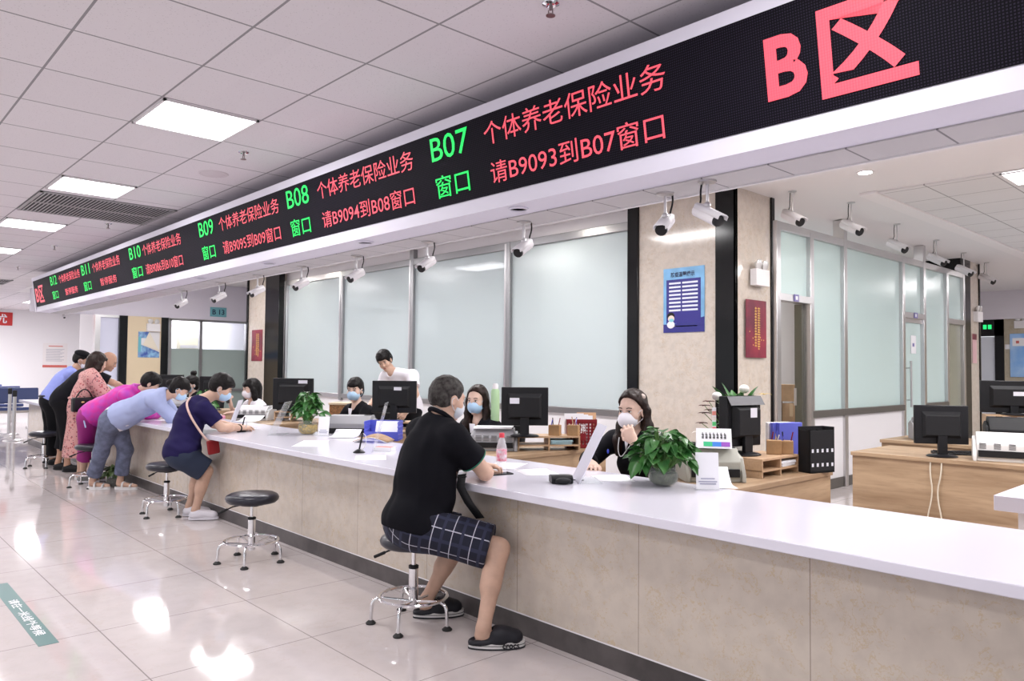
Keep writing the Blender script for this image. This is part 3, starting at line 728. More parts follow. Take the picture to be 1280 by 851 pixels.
# notice on the far white wall and a corner of a red banner
t, q, X, Y, N = flat('notice', 'white printed notice on the far white wall', 'notice', (-24.995, 4.78, 1.30), (0, 1, 0), (0, 0, 1), .62, .70, pmat('notice paper', (.80, .76, .76), .6))
b = MB()
for i in range(11): q(b, .08, .52-i*.034, .54-(i % 3)*.05, .534-i*.034, .004, .005)
b.build('text_lines', pmat('grey ink', (.45, .45, .5), .6), t, smooth=False)
q(MB(), 0, 0, .62, .07, .004, .006).build('footer', pmat('notice red', (.60, .14, .12), .5), t, smooth=False)
q(MB(), .14, .60, .5, .63, .004, .006).build('heading', pmat('notice red ink', (.65, .25, .22), .5), t, smooth=False)
t, q, X, Y, N = flat('banner', 'end of a red banner with one pale character on the far wall', 'banner', (-24.99, .6, 2.46), (0, 1, 0), (0, 0, 1), 3.42, .37, pmat('banner red', (.55, .03, .03), .5))
text_mesh('lettering', '忧', PAPER, 1, tuple(X*3.02+Y*.06+N*.006), X, Y, t, .27, .26, .02)
# exit sign, switch plate, far blue board
t, q, X, Y, N = flat('exit_sign', 'green lit running-man exit sign over the far doorway', 'exit sign', (-5.60, 19.95, 2.32), (1, 0, 0), (0, 0, 1), .42, .24, BLACK2, .02)
g = pmat('exit green glow', (.0, .3, .05), .4, emit=(.02, .9, .2), estr=.9)
gm = MB(); q(gm, .20, .08, .27, .18, .02, .022); q(gm, .05, .08, .15, .19, .02, .022); q(gm, .30, .08, .37, .18, .02, .022); gm.build('symbol', g, t, smooth=False)
t, q, X, Y, N = flat('switch_plate', 'small white switch plate on the far beige wall', 'switch', (-4.98, 19.995, 1.93), (1, 0, 0), (0, 0, 1), .11, .11, WHITE, .012)
q(MB(), .03, .02, .08, .09, .012, .016).build('rocker', PAPER, t, smooth=False)
t, q, X, Y, N = flat('notice_board', 'tall sky-blue board on the far beige wall', 'notice board', (-4.88, 19.99, 1.30), (1, 0, 0), (0, 0, 1), 1.0, .98, pmat('board blue', (.16, .40, .85), .4, noise=.5, nscale=2, col2=(.45, .65, .92)), .02)
q(MB(), .05, .70, .9, .88, .02, .022).build('heading', PAPER, t, smooth=False)
q(MB(), .12, .76, .18, .82, .022, .024).build('emblem', pmat('notice red', (.6, .1, .1), .5), t, smooth=False)
# small fittings on the partition
t, q, X, Y, N = flat('door_plate', 'small violet number plate on the transom of the open doorway', 'sign', (XP+.055, 7.92, 2.165), (0, 1, 0), (0, 0, 1), .11, .08, pmat('violet plate', (.20, .18, .42), .4), .006)
q(MB(), .03, .02, .08, .06, .006, .008).build('symbol', PAPER, t, smooth=False)
t, q, X, Y, N = flat('door_plate', 'small violet plate on the transom of the shut glass door', 'sign', (XP+.055, 11.5, 2.165), (0, 1, 0), (0, 0, 1), .13, .08, pmat('violet plate', (.20, .18, .42), .4), .006)
q(MB(), .03, .02, .08, .06, .006, .008).build('symbol', PAPER, t, smooth=False)
t, q, X, Y, N = flat('notice', 'small paper notice stuck on the shut glass door', 'notice', (XP, 11.52, 1.66), (0, 1, 0), (0, 0, 1), .2, .26, PAPER, .002)
q(MB(), .06, .10, .13, .15, .002, .003).build('print', pmat('violet ink', (.18, .16, .4), .5), t, smooth=False)
# floor sticker
t = thing('floor_sticker', 'dark green strip with white characters stuck on the floor tiles', 'floor sticker', (-4.95, .90, 0))
MB().bb((-.80, -.045, 0), (.59, .045, .0012)).build('strip', pmat('sticker green', (.055, .16, .155), .35), t, smooth=False)
text_mesh('lettering', '请在一米线外等候', PAPER, 1, (-.36, -.026, .0016), (1, 0, 0), (0, 1, 0), t, .78, .052, .015)

# ------------------------------------------------------------------ queue posts, waiting benches
def make_post(label):
    t = thing('queue_post', label, 'queue post', (0, 0, 0), 0, 'steel queue posts')
    MB().lathe([(0, 0), (.17, 0), (.17, .012), (.15, .022), (.03, .035), (0, .035)], seg=36).build('base', STEEL, t)
    MB().lathe([(.031, .03), (.031, .80), (0, .80)], seg=20).build('pole', STEEL, t)
    MB().lathe([(.036, .80), (.036, .90), (.03, .915), (0, .92)], seg=20).build('belt_head', BLACK2, t)
    return t
q0 = make_post('steel queue post nearest the counter end'); q0.location = (-16.2, 2.68, 0)
dup(q0, (-17.6, 2.83, 0), 0, 'middle steel queue post'); dup(q0, (-18.9, 2.72, 0), 0, 'steel queue post at the picture edge')
BENB = pmat('navy bench cushion', (.035, .055, .17), .45)
def make_bench(label):
    t = thing('waiting_bench', label, 'bench', (0, 0, 0), 0, 'waiting benches')
    MB().box((0, 0, .42), (.46, 2.4, .07), ry=-.05).build('seat', BENB, t, bevel=.02)
    MB().box((-.26, 0, .70), (.07, 2.4, .34), ry=-.2).build('backrest', BENB, t, bevel=.02)
    MB().bb((-.03, -1.2, .33), (.03, 1.2, .38)).build('beam', STEEL, t)
    for y in (-1.0, 1.0): MB().bb((-.24, y-.03, 0), (.24, y+.03, .03)).bb((-.03, y-.03, .03), (.03, y+.03, .33)).build('leg', STEEL, t)
    return t
b0 = make_bench('navy waiting bench nearest the queue posts'); b0.location = (-19.3, 2.48, 0)
dup(b0, (-21.0, 2.42, 0), 0, 'navy waiting bench, second row'); dup(b0, (-22.6, 2.3, 0), 0, 'navy waiting bench, last row by the far wall')

# ------------------------------------------------------------------ office machines
STICK = pmat('white sticker', (.75, .75, .82), .5)
def monitor(loc, rz, w, h, label, t_=.035, bulge=.05, stick=(.15, .09, .07, .035), stand=.09, slope=False):
    t = thing('monitor', label, 'monitor', loc, rz, 'computer monitors seen from behind')
    z0 = stand
    MB().bb((-w/2, -t_/2, z0), (w/2, t_/2, z0+h)).build('casing', BLACK, t, bevel=.006)
    MB().bb((-w/2+.012, t_/2-.001, z0+.016), (w/2-.012, t_/2+.002, z0+h-.012)).build('screen', pmat('screen glass', (.02, .03, .05), .1, emit=(.4, .55, .8), estr=.15), t)
    k = MB(); a, b = w*.36, h*.34
    P = [(-a, 0, -b), (a, 0, -b), (a, 0, b), (-a, 0, b), (-a*.86, -bulge, -b*.8), (a*.86, -bulge, -b*.8), (a*.86, -bulge, b*.7), (-a*.86, -bulge, b*.7)]
    k.add([(p[0], p[1]-t_/2, p[2]+z0+h*.5) for p in P], [[4, 5, 6, 7], [0, 1, 5, 4], [1, 2, 6, 5], [2, 3, 7, 6], [3, 0, 4, 7]])
    k.build('back_shell', BLACK2, t, bevel=.004)
    if slope:
        MB().add([(-w/2, -t_/2, z0+h), (w/2, -t_/2, z0+h), (w/2, t_/2, z0+h+.0), (-w/2, t_/2, z0+h+.0), (-w/2, -t_/2-.0, z0+h-.05), (w/2, -t_/2, z0+h-.05), (w/2, -t_/2-.035, z0+h-.055), (-w/2, -t_/2-.035, z0+h-.055)], [[0, 1, 6, 7], [2, 3, 0, 1]]).build('vent_slope', pmat('grey vent plastic', (.12, .12, .13), .5), t)
    s = MB().box((0, -t_/2-bulge*.5, z0*.5+h*.16), (.07, .03, z0+h*.32)); s.build('neck', BLACK, t, bevel=.004)
    MB().lathe([(0, 0), (.11, 0), (.115, .006), (.1, .014), (.04, .022), (0, .022)], (0, -.02, 0), 32).build('base', BLACK, t)
    if stick:
        x, z, a, b = stick; y = -t_/2-.0015
        if abs(x) < w*.34 and abs(z) < h*.28: y -= bulge
        MB().bb((x-a/2, y-.001, z0+h/2+z-b/2), (x+a/2, y+.0005, z0+h/2+z+b/2)).build('sticker', STICK, t)
    return t
monitor((-2.54, 4.33, .865), 1.38, .31, .315, 'black monitor with a paper label on the desk beside the flowers', .07, .05, (.03, .055, .06, .06), .055, True)
monitor((-4.30, 4.12, .865), .80, .37, .30, 'black square monitor beside the green flask', .04, .05, (-.08, .045, .075, .045), .085)
monitor((-6.24, 4.20, .865), .78, .44, .315, 'black monitor in front of the standing person in white', .035, .03, (.04, .08, .075, .032), .085)
monitor((-8.38, 4.2, .865), .76, .49, .37, 'black monitor behind the pothos in yellow pebbles', .035, .05, (.12, .14, .11, .045), .02)
monitor((-11.05, 4.30, .75), .72, .46, .36, 'black monitor behind the head of the person in navy', .035, .04, (.0, .05, .1, .03), .13)
monitor((-13.1, 4.3, .75), .70, .60, .36, 'black monitor in front of the cream column', .035, .04, (.16, .12, .03, .02), .13)
monitor((-2.12, 6.68, .72), .62, .40, .31, 'slim black monitor standing on the wide oak front desk', .03, .035, None, .10)
monitor((-2.06, 8.52, .99), .42, .56, .31, 'large black monitor with white sticker at the right edge', .035, .04, (.05, .03, .12, .04), .02)

def printer(loc, rz, w, d, h, mat, label, vents=True, body=None):
    t = thing('printer', label, 'printer', loc, rz, 'desk printers')
    MB().prism([(-d/2, 0), (d/2, 0), (d/2, h*.82), (d*.30, h), (-d*.22, h), (-d/2, h*.62)], 0, -w/2+.02, w/2-.02).build('body', mat, t, bevel=.006)
    for s in (-1, 1): MB().prism([(-d*.58, 0), (d*.52, 0), (d*.52, h*.7), (d*.1, h*.86), (-d*.35, h*.72), (-d*.58, h*.2)], 0, s*(w/2-.02), s*(w/2+.005)).build('side_cheek', mat, t, bevel=.005)
    MB().bb((-w/2+.03, -d/2-.012, h*.16), (w/2-.03, -d/2+.02, h*.40)).build('paper_slot', BLACK2, t)
    if vents:
        v = MB()
        for i in range(5):
            x = -w/2+.06+(w-.12)*i/4
            for j in range(4): v.bb((x-.022, -d/2-.003+.0, h*.46+j*.012), (x+.022, -d/2+.004, h*.46+j*.012+.006))
        v.build('vent_grille', pmat('vent recess', (.16, .16, .17), .6), t)
    MB().bb((w/2-.09, -d*.2, h-.001), (w/2-.03, d*.1, h+.004)).build('control_panel', BLACK2, t)
    return t
printer((-2.50, 3.92, .75), .85, .34, .24, .19, BEIGEP, 'beige printer beside the near pothos, under the white name tent', False)
printer((-4.52, 4.0, .75), .80, .36, .26, .17, GREYP, 'grey printer topped with papers, behind the water bottle')
printer((-6.30, 3.76, .75), .80, .44, .28, .19, GREYP, 'charcoal printer feeding paper, before the clerk in the blue mask and black suit', False)
printer((-8.80, 3.92, .75), .75, .42, .26, .17, GREYL, 'light grey printer in front of the clerk in white')
printer((-11.16, 3.84, .75), .7, .45, .28, .17, GREYP, 'grey printer behind the bent person in pale blue', False)
printer((-1.66, 6.78, .72), .30, .50, .3, .21, pmat('off white printer', (.72, .71, .70), .5), 'off-white printer on the wide oak front desk')
printer((-1.85, 8.02, .72), .35, .62, .36, .27, BLACK2, 'bulky black printer under the large monitor', False)
printer((-2.75, 8.2, .72), .5, .24, .3, .22, GREYP, 'small dark printer at the back by the shut glass door', False)

t = thing('keyboard', 'black keyboard lying beside the slim monitor on the wide oak desk', 'keyboard', (-2.05, 6.97, .72), .62)
MB().prism([(-.07, 0), (.07, 0), (.07, .022), (-.07, .012)], 0, -.22, .22).build('casing', BLACK, t, bevel=.003)
kk = MB()
for i in range(14):
    for j in range(4): kk.box((-.195+i*.03, -.045+j*.03, .0185+j*.002), (.024, .024, .006))
kk.build('keys', BLACK2, t)
# ------------------------------------------------------------------ desktop organisers and files
def organiser(loc, rz, w, d, h, label):
    t = thing('desk_organiser', label, 'desk organiser', loc, rz, 'wooden desk organisers')
    m = MB().bb((-w/2, -d/2, h-.014), (w/2, d/2, h)).bb((-w/2, -d/2, .035), (w/2, d/2, .047))
    for x in (-w/2, -.006, w/2-.012): m.bb((x, -d/2, 0), (x+.012, d/2, h-.014))
    m.build('shelf_frame', WOODL, t, bevel=.001)
    return t
organiser((-2.44, 4.42, .75), 1.57, .46, .26, .115, 'pale wood desk organiser under the label-marked monitor')
organiser((-4.27, 4.34, .75), .95, .50, .22, .115, 'pale wood desk organiser under the square monitor')
organiser((-6.28, 4.22, .75), .8, .40, .22, .115, 'wood desk organiser under the monitor of the clerk in the blue mask')
organiser((-8.40, 4.22, .75), .8, .40, .22, .115, 'wood desk organiser under the monitor behind the pothos')
organiser((-2.06, 8.53, .72), .42, .5, .22, .27, 'wood stand carrying the large monitor')
def papers(loc, rz, w, d, h, label, mat=PAPER, group='loose paper stacks'):
    t = thing('paper_stack', label, 'papers', loc, rz, group)
    m = MB(); n = max(1, int(h/.004)); rnd = random.Random(int(loc[0]*100))
    for i in range(n): m.box((rnd.uniform(-.008, .008), rnd.uniform(-.008, .008), h*(i+.5)/n), (w, d, h/n*.8), rz=rnd.uniform(-.06, .06))
    m.build('sheets', mat, t, smooth=False); return t
papers((-4.20, 4.42, .797), .95, .17, .19, .035, 'blue and white papers on the organiser shelf', pmat('pale blue paper', (.42, .60, .66), .6))
papers((-2.42, 4.545, .797), 1.57, .18, .19, .035, 'papers tucked in the organiser beside the file rack')
papers((-4.52, 3.99, .922), .8, .30, .20, .012, 'white papers lying on top of the grey printer')
def pens(loc, label, mat=CARD, tall=.10, n=5, bag=False):
    t = thing('pen_holder', label, 'pen holder', loc, .5, 'pen holders')
    MB().bb((-.045, -.035, 0), (.045, .035, tall)).build('cup', mat, t, bevel=.003)
    rnd = random.Random(n)
    for i in range(n):
        x, y = rnd.uniform(-.03, .03), rnd.uniform(-.02, .02)
        MB().cyl((x, y, tall-.01), (x+rnd.uniform(-.02, .02), y+rnd.uniform(-.02, .02), tall+rnd.uniform(.03, .07)), .004, seg=6).build('pen', [BLACK, BLUEF, RED, WOODL, STICK][i % 5], t)
    return t
WOODCUP = pmat('wood cup', (.45, .27, .13), .5, noise=.2, nscale=20)
pens((-4.10, 4.47, .865), 'wooden pen cup beside the red basket', WOODCUP, .085)
pens((-4.20, 4.36, .865), 'wooden pen cup next to the square monitor neck', WOODCUP, .085, 3)
pens((-2.41, 4.52, .865), 'wooden pen cup beside the label-marked monitor', WOODCUP, .09, 6)
pens((-2.37, 4.60, .865), 'wooden pen cup beside the black file rack', WOODCUP, .085, 3)
# red file basket with envelopes
t = thing('file_basket', 'dark red slotted file basket with white characters on the side desk', 'file basket', (-4.19, 4.66, .75), .85)
m = MB(); W_, D_, H_ = .25, .11, .235
m.bb((-W_/2, -D_/2, 0), (W_/2, D_/2, .006))
for y in (-D_/2, D_/2-.004):
    m.bb((-W_/2, y, 0), (W_/2, y+.004, .03)).bb((-W_/2, y, H_-.03), (W_/2, y+.004, H_))
    for i in range(9): x = -W_/2+.008+(W_-.02)*i/8; m.bb((x-.008, y, .03), (x+.008, y+.004, H_-.03))
    for k in range(7): m.bb((-W_/2, y, .045+k*.026), (W_/2, y+.004, .055+k*.026))
for x in (-W_/2, W_/2-.004): m.bb((x, -D_/2, 0), (x+.004, D_/2, H_))
m.build('basket', RED, t)
m = MB(); m.bb((-.015, -D_/2-.004, .06), (.035, -D_/2-.002, .20)).build('label_strip', RED, t)
text_mesh('lettering', '资料', PAPER, 1, (-.012, -D_/2-.0045, .12), (1, 0, 0), (0, 0, 1), t, .044, .08, .02)
for i, (x, y, tl, c) in enumerate(((-.06, -.03, .12, PAPER), (-.02, -.01, .10, PAPER), (.02, .015, .08, PAPER), (.05, .03, .13, pmat('tan envelope', (.62, .38, .22), .6)), (.0, .04, .09, PAPER))):
    tt = thing('envelope' if i == 3 else 'document', ['white documents leaning at the near side of the red basket', 'second white document in the red basket', 'white document in the middle of the red basket', 'tan envelope standing tallest in the red basket', 'white document at the back of the red basket'][i], 'paper', (-4.19+.66*x-.75*y, 4.66+.75*x+.66*y, .757), .85, 'papers in the red basket')
    MB().box((0, 0, .125), (.16, .003, .18+tl), rx=-.12).build('sheet', c, tt, smooth=False)
# black slotted file rack and blue binders
t = thing('file_rack', 'black file rack with white labels at the end of the near side desk', 'file rack', (-2.29, 4.77, .75), 1.25)
MB().bb((-.105, -.10, 0), (.105, .0, .012)).bb((-.105, -.010, 0), (.105, .0, .29)).bb((-.105, -.10, 0), (-.10, .0, .27)).bb((.10, -.10, 0), (.105, .0, .29)).bb((-.105, -.10, 0), (.105, -.092, .27)).bb((-.045, -.1, 0), (-.04, .0, .27)).bb((.04, -.1, 0), (.045, .0, .27)).build('box', BLACK2, t)
m = MB()
for i in range(5):
    for z in (.04, .13): m.bb((-.092+i*.042, -.1025, z), (-.092+i*.042+.016, -.1005, z+.022))
m.build('label', STICK, t)
BLUEB = pmat('blue binder', (.12, .14, .60), .4)
for i, (x, y, l, mt) in enumerate(((-2.46, 4.825, 'blue plastic binder standing behind the pen cups', BLUEB), (-2.495, 4.805, 'second blue binder beside the file rack', BLUEB), (-2.53, 4.805, 'white folder behind the blue binders', PAPER))):
    t = thing('binder', l, 'binder', (x, y, .75), 1.25, 'binders by the file rack')
    MB().bb((-.10, -.014, 0), (.10, .014, .30)).build('cover', mt, t, bevel=.003)
    MB().bb((-.095, -.011, .004), (.102, .011, .296)).build('pages', PAPER, t)
# sticky index tabs beside the monitor
t = thing('index_tabs', 'strip of coloured sticky index tabs on the edge of the monitor', 'sticky tabs', (-2.61, 4.145, .865), .85)
for i in range(8): MB().bb((-.012, -.001, .02+i*.033), (.012, .001, .045+i*.033)).build('tab', pmat('tab colour %d' % (i % 4), [(.75, .12, .15), (.10, .55, .18), (.80, .75, .7), (.80, .30, .25)][i % 4], .5), t)
MB().bb((-.013, .001, 0), (.013, .002, .30)).build('backing_strip', PAPER, t)
# green flask with white cap
t = thing('flask', 'tall pale green flask with white cap beside the square monitor', 'flask', (-4.72, 4.18, .75))
MB().lathe([(0, 0), (.032, 0), (.036, .01), (.036, .40), (.035, .46), (.026, .475), (0, .475)], seg=28).build('body', pmat('pale green plastic', (.42, .62, .36), .4), t)
MB().lathe([(.024, .475), (.024, .505), (.018, .52), (0, .52)], seg=20).build('cap', WHITE, t)
# name tent on the beige printer
t = thing('name_tent', 'white folded tent card with a coloured strip on the beige printer', 'name card', (-2.46, 3.90, .945), .62)
MB().prism([(-.07, 0), (.07, 0), (.0, .11)], 0, -.10, .10).build('card', PAPER, t, smooth=False)
NV = Vector((0, -.11, .07)).normalized(); UPT = Vector((0, .07, .11)).normalized()
m = MB()
for i in range(7):
    x = -.07+i*.021
    for (a, b, c, d) in ((0, .0, .013, .004), (0, .016, .013, .004), (.004, -.008, .004, .04), (.010, -.008, .003, .03), (0, -.008, .013, .003)):
        p = [Vector((x+a, -.07, 0))+UPT*(.07+b)+NV*.001]
        q_ = p[0]; m.add([q_, q_+Vector((c, 0, 0)), q_+Vector((c, 0, 0))+UPT*d, q_+UPT*d], [[0, 1, 2, 3]])
m.build('writing', BLACK2, t, smooth=False)
for i, c in enumerate(((.05, .55, .25), (.06, .25, .75), (.35, .10, .55))):
    q_ = Vector((-.06+i*.05, -.07, 0))+UPT*.012+NV*.001
    MB().add([q_, q_+Vector((.05, 0, 0)), q_+Vector((.05, 0, 0))+UPT*.03, q_+UPT*.03], [[0, 1, 2, 3]]).build('colour_band', pmat('band %d' % i, c, .5), t, smooth=False)
# blue slanted basket with papers
t = thing('file_basket', 'blue perforated file basket holding papers beside the seated man', 'file basket', (-5.72, 3.74, .75), .75)
m = MB(); W_, D_, H_ = .30, .20, .17
m.bb((-W_/2, -D_/2, 0), (W_/2, D_/2, .006))
for s in (-1, 1):
    for i in range(6): m.box((s*W_/2, -D_/2+.02+i*.032, H_*.5), (.006, .012, H_))
    for k in range(5): m.box((s*W_/2, 0, .02+k*.034), (.006, D_, .014), rx=.0)
m.bb((-W_/2, D_/2-.006, 0), (W_/2, D_/2, H_)).bb((-W_/2, -D_/2, 0), (W_/2, -D_/2+.006, .08))
m.build('basket', BLUEF, t)
tt = papers((-5.72, 3.74, .757), .75, .24, .16, .03, 'papers filed in the blue basket')
tt = thing('document', 'white sheet leaning inside the blue basket', 'paper', (-5.70, 3.76, .787), .75)
MB().box((0, 0.03, .06), (.22, .003, .15), rx=-.5).build('sheet', PAPER, tt, smooth=False)
# woven box and stationery behind the clerk in the black suit
t = thing('storage_box', 'woven brown box with pale lid behind the clerk in the black suit', 'box', (-7.72, 4.55, .75), .7)
MB().bb((-.17, -.14, 0), (.17, .14, .21)).build('body', pmat('woven brown', (.36, .17, .07), .6, noise=.6, nscale=60), t, bevel=.006)
MB().bb((-.178, -.148, .21), (.178, .148, .235)).build('lid', pmat('pale lid', (.62, .50, .36), .6), t, bevel=.004)
t = thing('side_table', 'low wooden table carrying the woven box', 'table', (-7.76, 4.6, 0), 0)
MB().bb((-.23, -.3, .72), (.27, .3, .75)).build('table_top', WOODM, t)
for x in (-.2, .24):
    for y in (-.27, .27): MB().bb((x-.02, y-.02, 0), (x+.02, y+.02, .72)).build('leg', WOODM, t)

# ------------------------------------------------------------------ things on the counter
# slanted acrylic notice
def slanted(b0, b1, lean, H, label, mat, printed):
    b0, b1, lean = Vector(b0), Vector(b1), Vector(lean); mid = (b0+b1)/2
    t = thing('acrylic_sign', label, 'counter sign', mid, 0, 'slanted acrylic signs on the counter')
    p0, p1 = b0-mid, b1-mid; up = Vector((lean.x, lean.y, H))
    MB().add([p0, p1, p1+up, p0+up], [[0, 1, 2, 3]]).build('panel', mat, t, smooth=False, solid=.004)
    f = lean.normalized()*.13
    MB().add([p0+Vector((0, 0, .002)), p1+Vector((0, 0, .002)), p1+f+Vector((0, 0, .002)), p0+f+Vector((0, 0, .002))], [[0, 1, 2, 3]]).build('foot', ACRYL, t, smooth=False, solid=.003)
    if printed:
        X = (p1-p0); N = X.cross(up).normalized()
        if N.dot(Vector((1, -.5, 0))) < 0: N = -N
        m = MB(); rnd = random.Random(5)
        for v in (.90, .80, .77, .74, .68, .65, .52, .40, .37, .34, .31, .28, .22, .19):
            a = rnd.uniform(.1, .3); b = rnd.uniform(.65, .9)
            m.add([p0+X*a+up*v+N*.005, p0+X*b+up*v+N*.005, p0+X*b+up*(v+.012)+N*.005, p0+X*a+up*(v+.012)+N*.005], [[0, 1, 2, 3]])
        m.build('print', pmat('grey print', (.40, .40, .52), .6), t, smooth=False)
        m = MB(); m.add([p0+X*.4+up*.55+N*.005, p0+X*.62+up*.55+N*.005, p0+X*.62+up*.62+N*.005, p0+X*.4+up*.62+N*.005], [[0, 1, 2, 3]]); m.build('logo', pmat('blue ink', (.10, .35, .75), .5), t, smooth=False)
        m = MB()
        for v in (.10, .07): m.add([p0+X*.2+up*v+N*.005, p0+X*.85+up*v+N*.005, p0+X*.85+up*(v+.015)+N*.005, p0+X*.2+up*(v+.015)+N*.005], [[0, 1, 2, 3]])
        m.build('red_print', pmat('red violet ink', (.55, .15, .35), .5), t, smooth=False)
    return t
ACP = pmat('notice in acrylic', (.78, .77, .88), .25)
slanted((-2.95, 3.21, .773), (-2.76, 3.06, .773), (.10, .11, 0), .315, 'slanted notice in acrylic between the small black device and the pothos', ACP, True)
slanted((-6.68, 3.18, .773), (-6.46, 3.00, .773), (.10, .11, 0), .30, 'clear slanted sign beside the pothos in yellow pebbles', ACRYL, False)
slanted((-4.96, 3.17, .773), (-4.76, 3.01, .773), (.06, .07, 0), .36, 'clear slanted sign beside the blue basket', ACRYL, False)
slanted((-8.45, 3.53, .773), (-8.27, 3.40, .773), (.06, .06, 0), .24, 'slanted white sign by the light grey printer', ACP, False)
def lstand(loc, rz, w, h, label, lines=True):
    t = thing('sign_stand', label, 'counter sign', loc, rz, 'small white sign stands')
    MB().box((0, .0, h/2+.002), (w, .004, h), rx=-.18).build('panel', PAPER, t)
    MB().bb((-w/2-.01, -.05, 0), (w/2+.01, .05, .004)).build('foot', ACRYL if lines else PAPER, t)
    m = MB()
    if lines:
        for z, a in ((.30, .6), (.22, .8), (.16, .7)): m.box((0, -.004+h*z*.18-h*.09, h*z), (w*a, .002, h*.03), rx=-.18)
        m.build('print', pmat('grey print', (.4, .4, .52), .6), t, smooth=False)
    return t
lstand((-2.22, 3.46, .773), .78, .12, .19, 'white card stand leaning beside the near pothos bowl')
lstand((-6.18, 3.40, .773), .75, .10, .17, 'small white sign stand beside the pothos in yellow pebbles')
# water bottle
t = thing('water_bottle', 'clear water bottle with pink cap on the counter beside the seated man', 'bottle', (-3.47, 3.13, .773))
MB().lathe([(0, .002), (.028, 0), (.032, .008), (.032, .05), (.030, .055), (.032, .06), (.032, .13), (.030, .145), (.022, .175), (.014, .195), (.013, .205), (0, .205)], seg=32).build('bottle', pmat('clear pet', (.9, .93, .96), .06, alpha=.35), t)
MB().lathe([(.0325, .055), (.0325, .128)], seg=32).build('label', pmat('pink white label', (.80, .76, .82), .4, noise=.5, nscale=30, col2=(.72, .08, .18)), t)
MB().lathe([(.0165, .198), (.0165, .222), (.014, .226), (0, .226)], seg=24).build('cap', pmat('pink red cap', (.75, .07, .10), .4), t)
t = thing('smartphone', 'black smartphone lying on the counter by the water bottle', 'phone', (-3.32, 2.98, .773), 1.35)
MB().bb((-.075, -.037, 0), (.075, .037, .008)).build('body', BLACK, t, bevel=.003)
MB().bb((-.07, -.033, .008), (.07, .033, .0085)).build('screen', pmat('phone glass', (.02, .02, .025), .05), t)
t = thing('counter_device', 'small black evaluation device on the counter before the slanted notice', 'device', (-2.87, 3.03, .773), .95)
MB().prism([(-.05, 0), (.05, 0), (.05, .04), (-.03, .045), (-.05, .03)], 0, -.06, .06).build('body', BLACK, t, bevel=.006)
MB().ell((.0, -.065, .018), (.045, .028, .018), 20).build('sensor_dome', BLACK2, t)
MB().tube([(.05, .03, .01), (.09, .06, .005), (.14, .05, .004)], .003, 6, smooth=2).build('cable', BLACK2, t)
def pen_stand(loc, label):
    t = thing('pen_stand', label, 'pen stand', loc, .4, 'counter pens on bases')
    MB().lathe([(0, 0), (.042, 0), (.044, .006), (.025, .02), (.01, .028), (0, .028)], seg=28).build('base', BLACK, t)
    MB().cyl((0, 0, .02), (.015, .02, .14), .006, seg=10).build('pen', BLACK, t)
    MB().tube([(.02, 0, .015), (.05, .01, .05), (.04, .03, .12), (.017, .022, .142)], .003, 6, smooth=2).build('cord', GREYL, t)
pen_stand((-4.80, 2.93, .773), 'black counter pen on a round base before the clear slanted sign')
pen_stand((-6.98, 2.98, .773), 'black counter pen base under the hand of the person in navy')
t = thing('card_box', 'small white box with red print beside the clear slanted sign', 'box', (-4.80, 3.15, .773), .6)
MB().bb((-.07, -.045, 0), (.07, .045, .028)).build('box', PAPER, t, bevel=.003)
MB().bb((-.06, -.035, .028), (.06, .035, .030)).build('print', pmat('notice red ink', (.65, .25, .22), .5), t)
t = thing('magazine', 'curled brown and white booklet beside the blue basket', 'booklet', (-5.42, 3.45, .773), .7)
m = MB(); m.sheet(None, 10, 1, lambda u, v: ((u-.5)*.3, (v-.5)*.2, .012+.05*math.sin(u*PI)*(.6+.4*v))); m.build('cover', CARD, t, solid=.004)
m = MB(); m.sheet(None, 10, 1, lambda u, v: ((u-.5)*.28, (v-.5)*.19-.01, .004+.04*math.sin(u*PI))); m.build('pages', PAPER, t, solid=.003)
def sheet(loc, rz, w, d, label, curl=0, lift=0, name='paper_sheet'):
    t = thing(name, label, 'paper', loc, rz, 'loose sheets on the counter')
    m = MB(); m.sheet(None, 8, 1, lambda u, v: ((v-.5)*w, (u-.5)*d, .001+lift*max(0, (u-.55)/.45)**1.4)); m.build('sheet', PAPER, t, solid=.001)
sheet((-3.60, 3.28, .773), .5, .21, .30, 'white sheet on the counter behind the water bottle')
sheet((-3.25, 3.22, .773), 1.1, .21, .28, 'white sheet on the counter between the bottle and the black device')
sheet((-2.80, 3.38, .773), .9, .21, .26, 'white sheet under the hand of the clerk in the white mask')
sheet((-5.62, 2.98, .773), .9, .21, .5, 'white sheet on the counter in front of the yellow pebbles')
sheet((-4.50, 2.84, .773), 1.0, .21, .28, 'white sheet on the counter beside the back of the black polo')
sheet((-7.25, 3.10, .773), .7, .21, .28, 'white sheet being signed by the person in navy')
sheet((-9.0, 3.0, .773), .7, .21, .28, 'white sheet read by the bent person in pale blue')
sheet((-2.25, 3.60, .776), .80, .17, .22, 'white sheet curling out of the beige printer', 0, .085)
sheet((-5.98, 3.50, .776), .78, .24, .30, 'white sheet curling out of the charcoal printer', 0, .05)
sheet((-8.30, 3.62, .776), .75, .24, .36, 'white sheet curling out of the light grey printer', 0, .05)
t = thing('tissue_pack', 'small pink and white packet by the light grey printer', 'packet', (-8.85, 3.5, .773), .4)
MB().bb((-.07, -.04, 0), (.07, .04, .04)).build('wrapper', pmat('pink wrapper', (.72, .30, .42), .4), t, bevel=.01)
MB().bb((-.03, -.02, .04), (.03, .02, .055)).build('tissue', PAPER, t, bevel=.004)

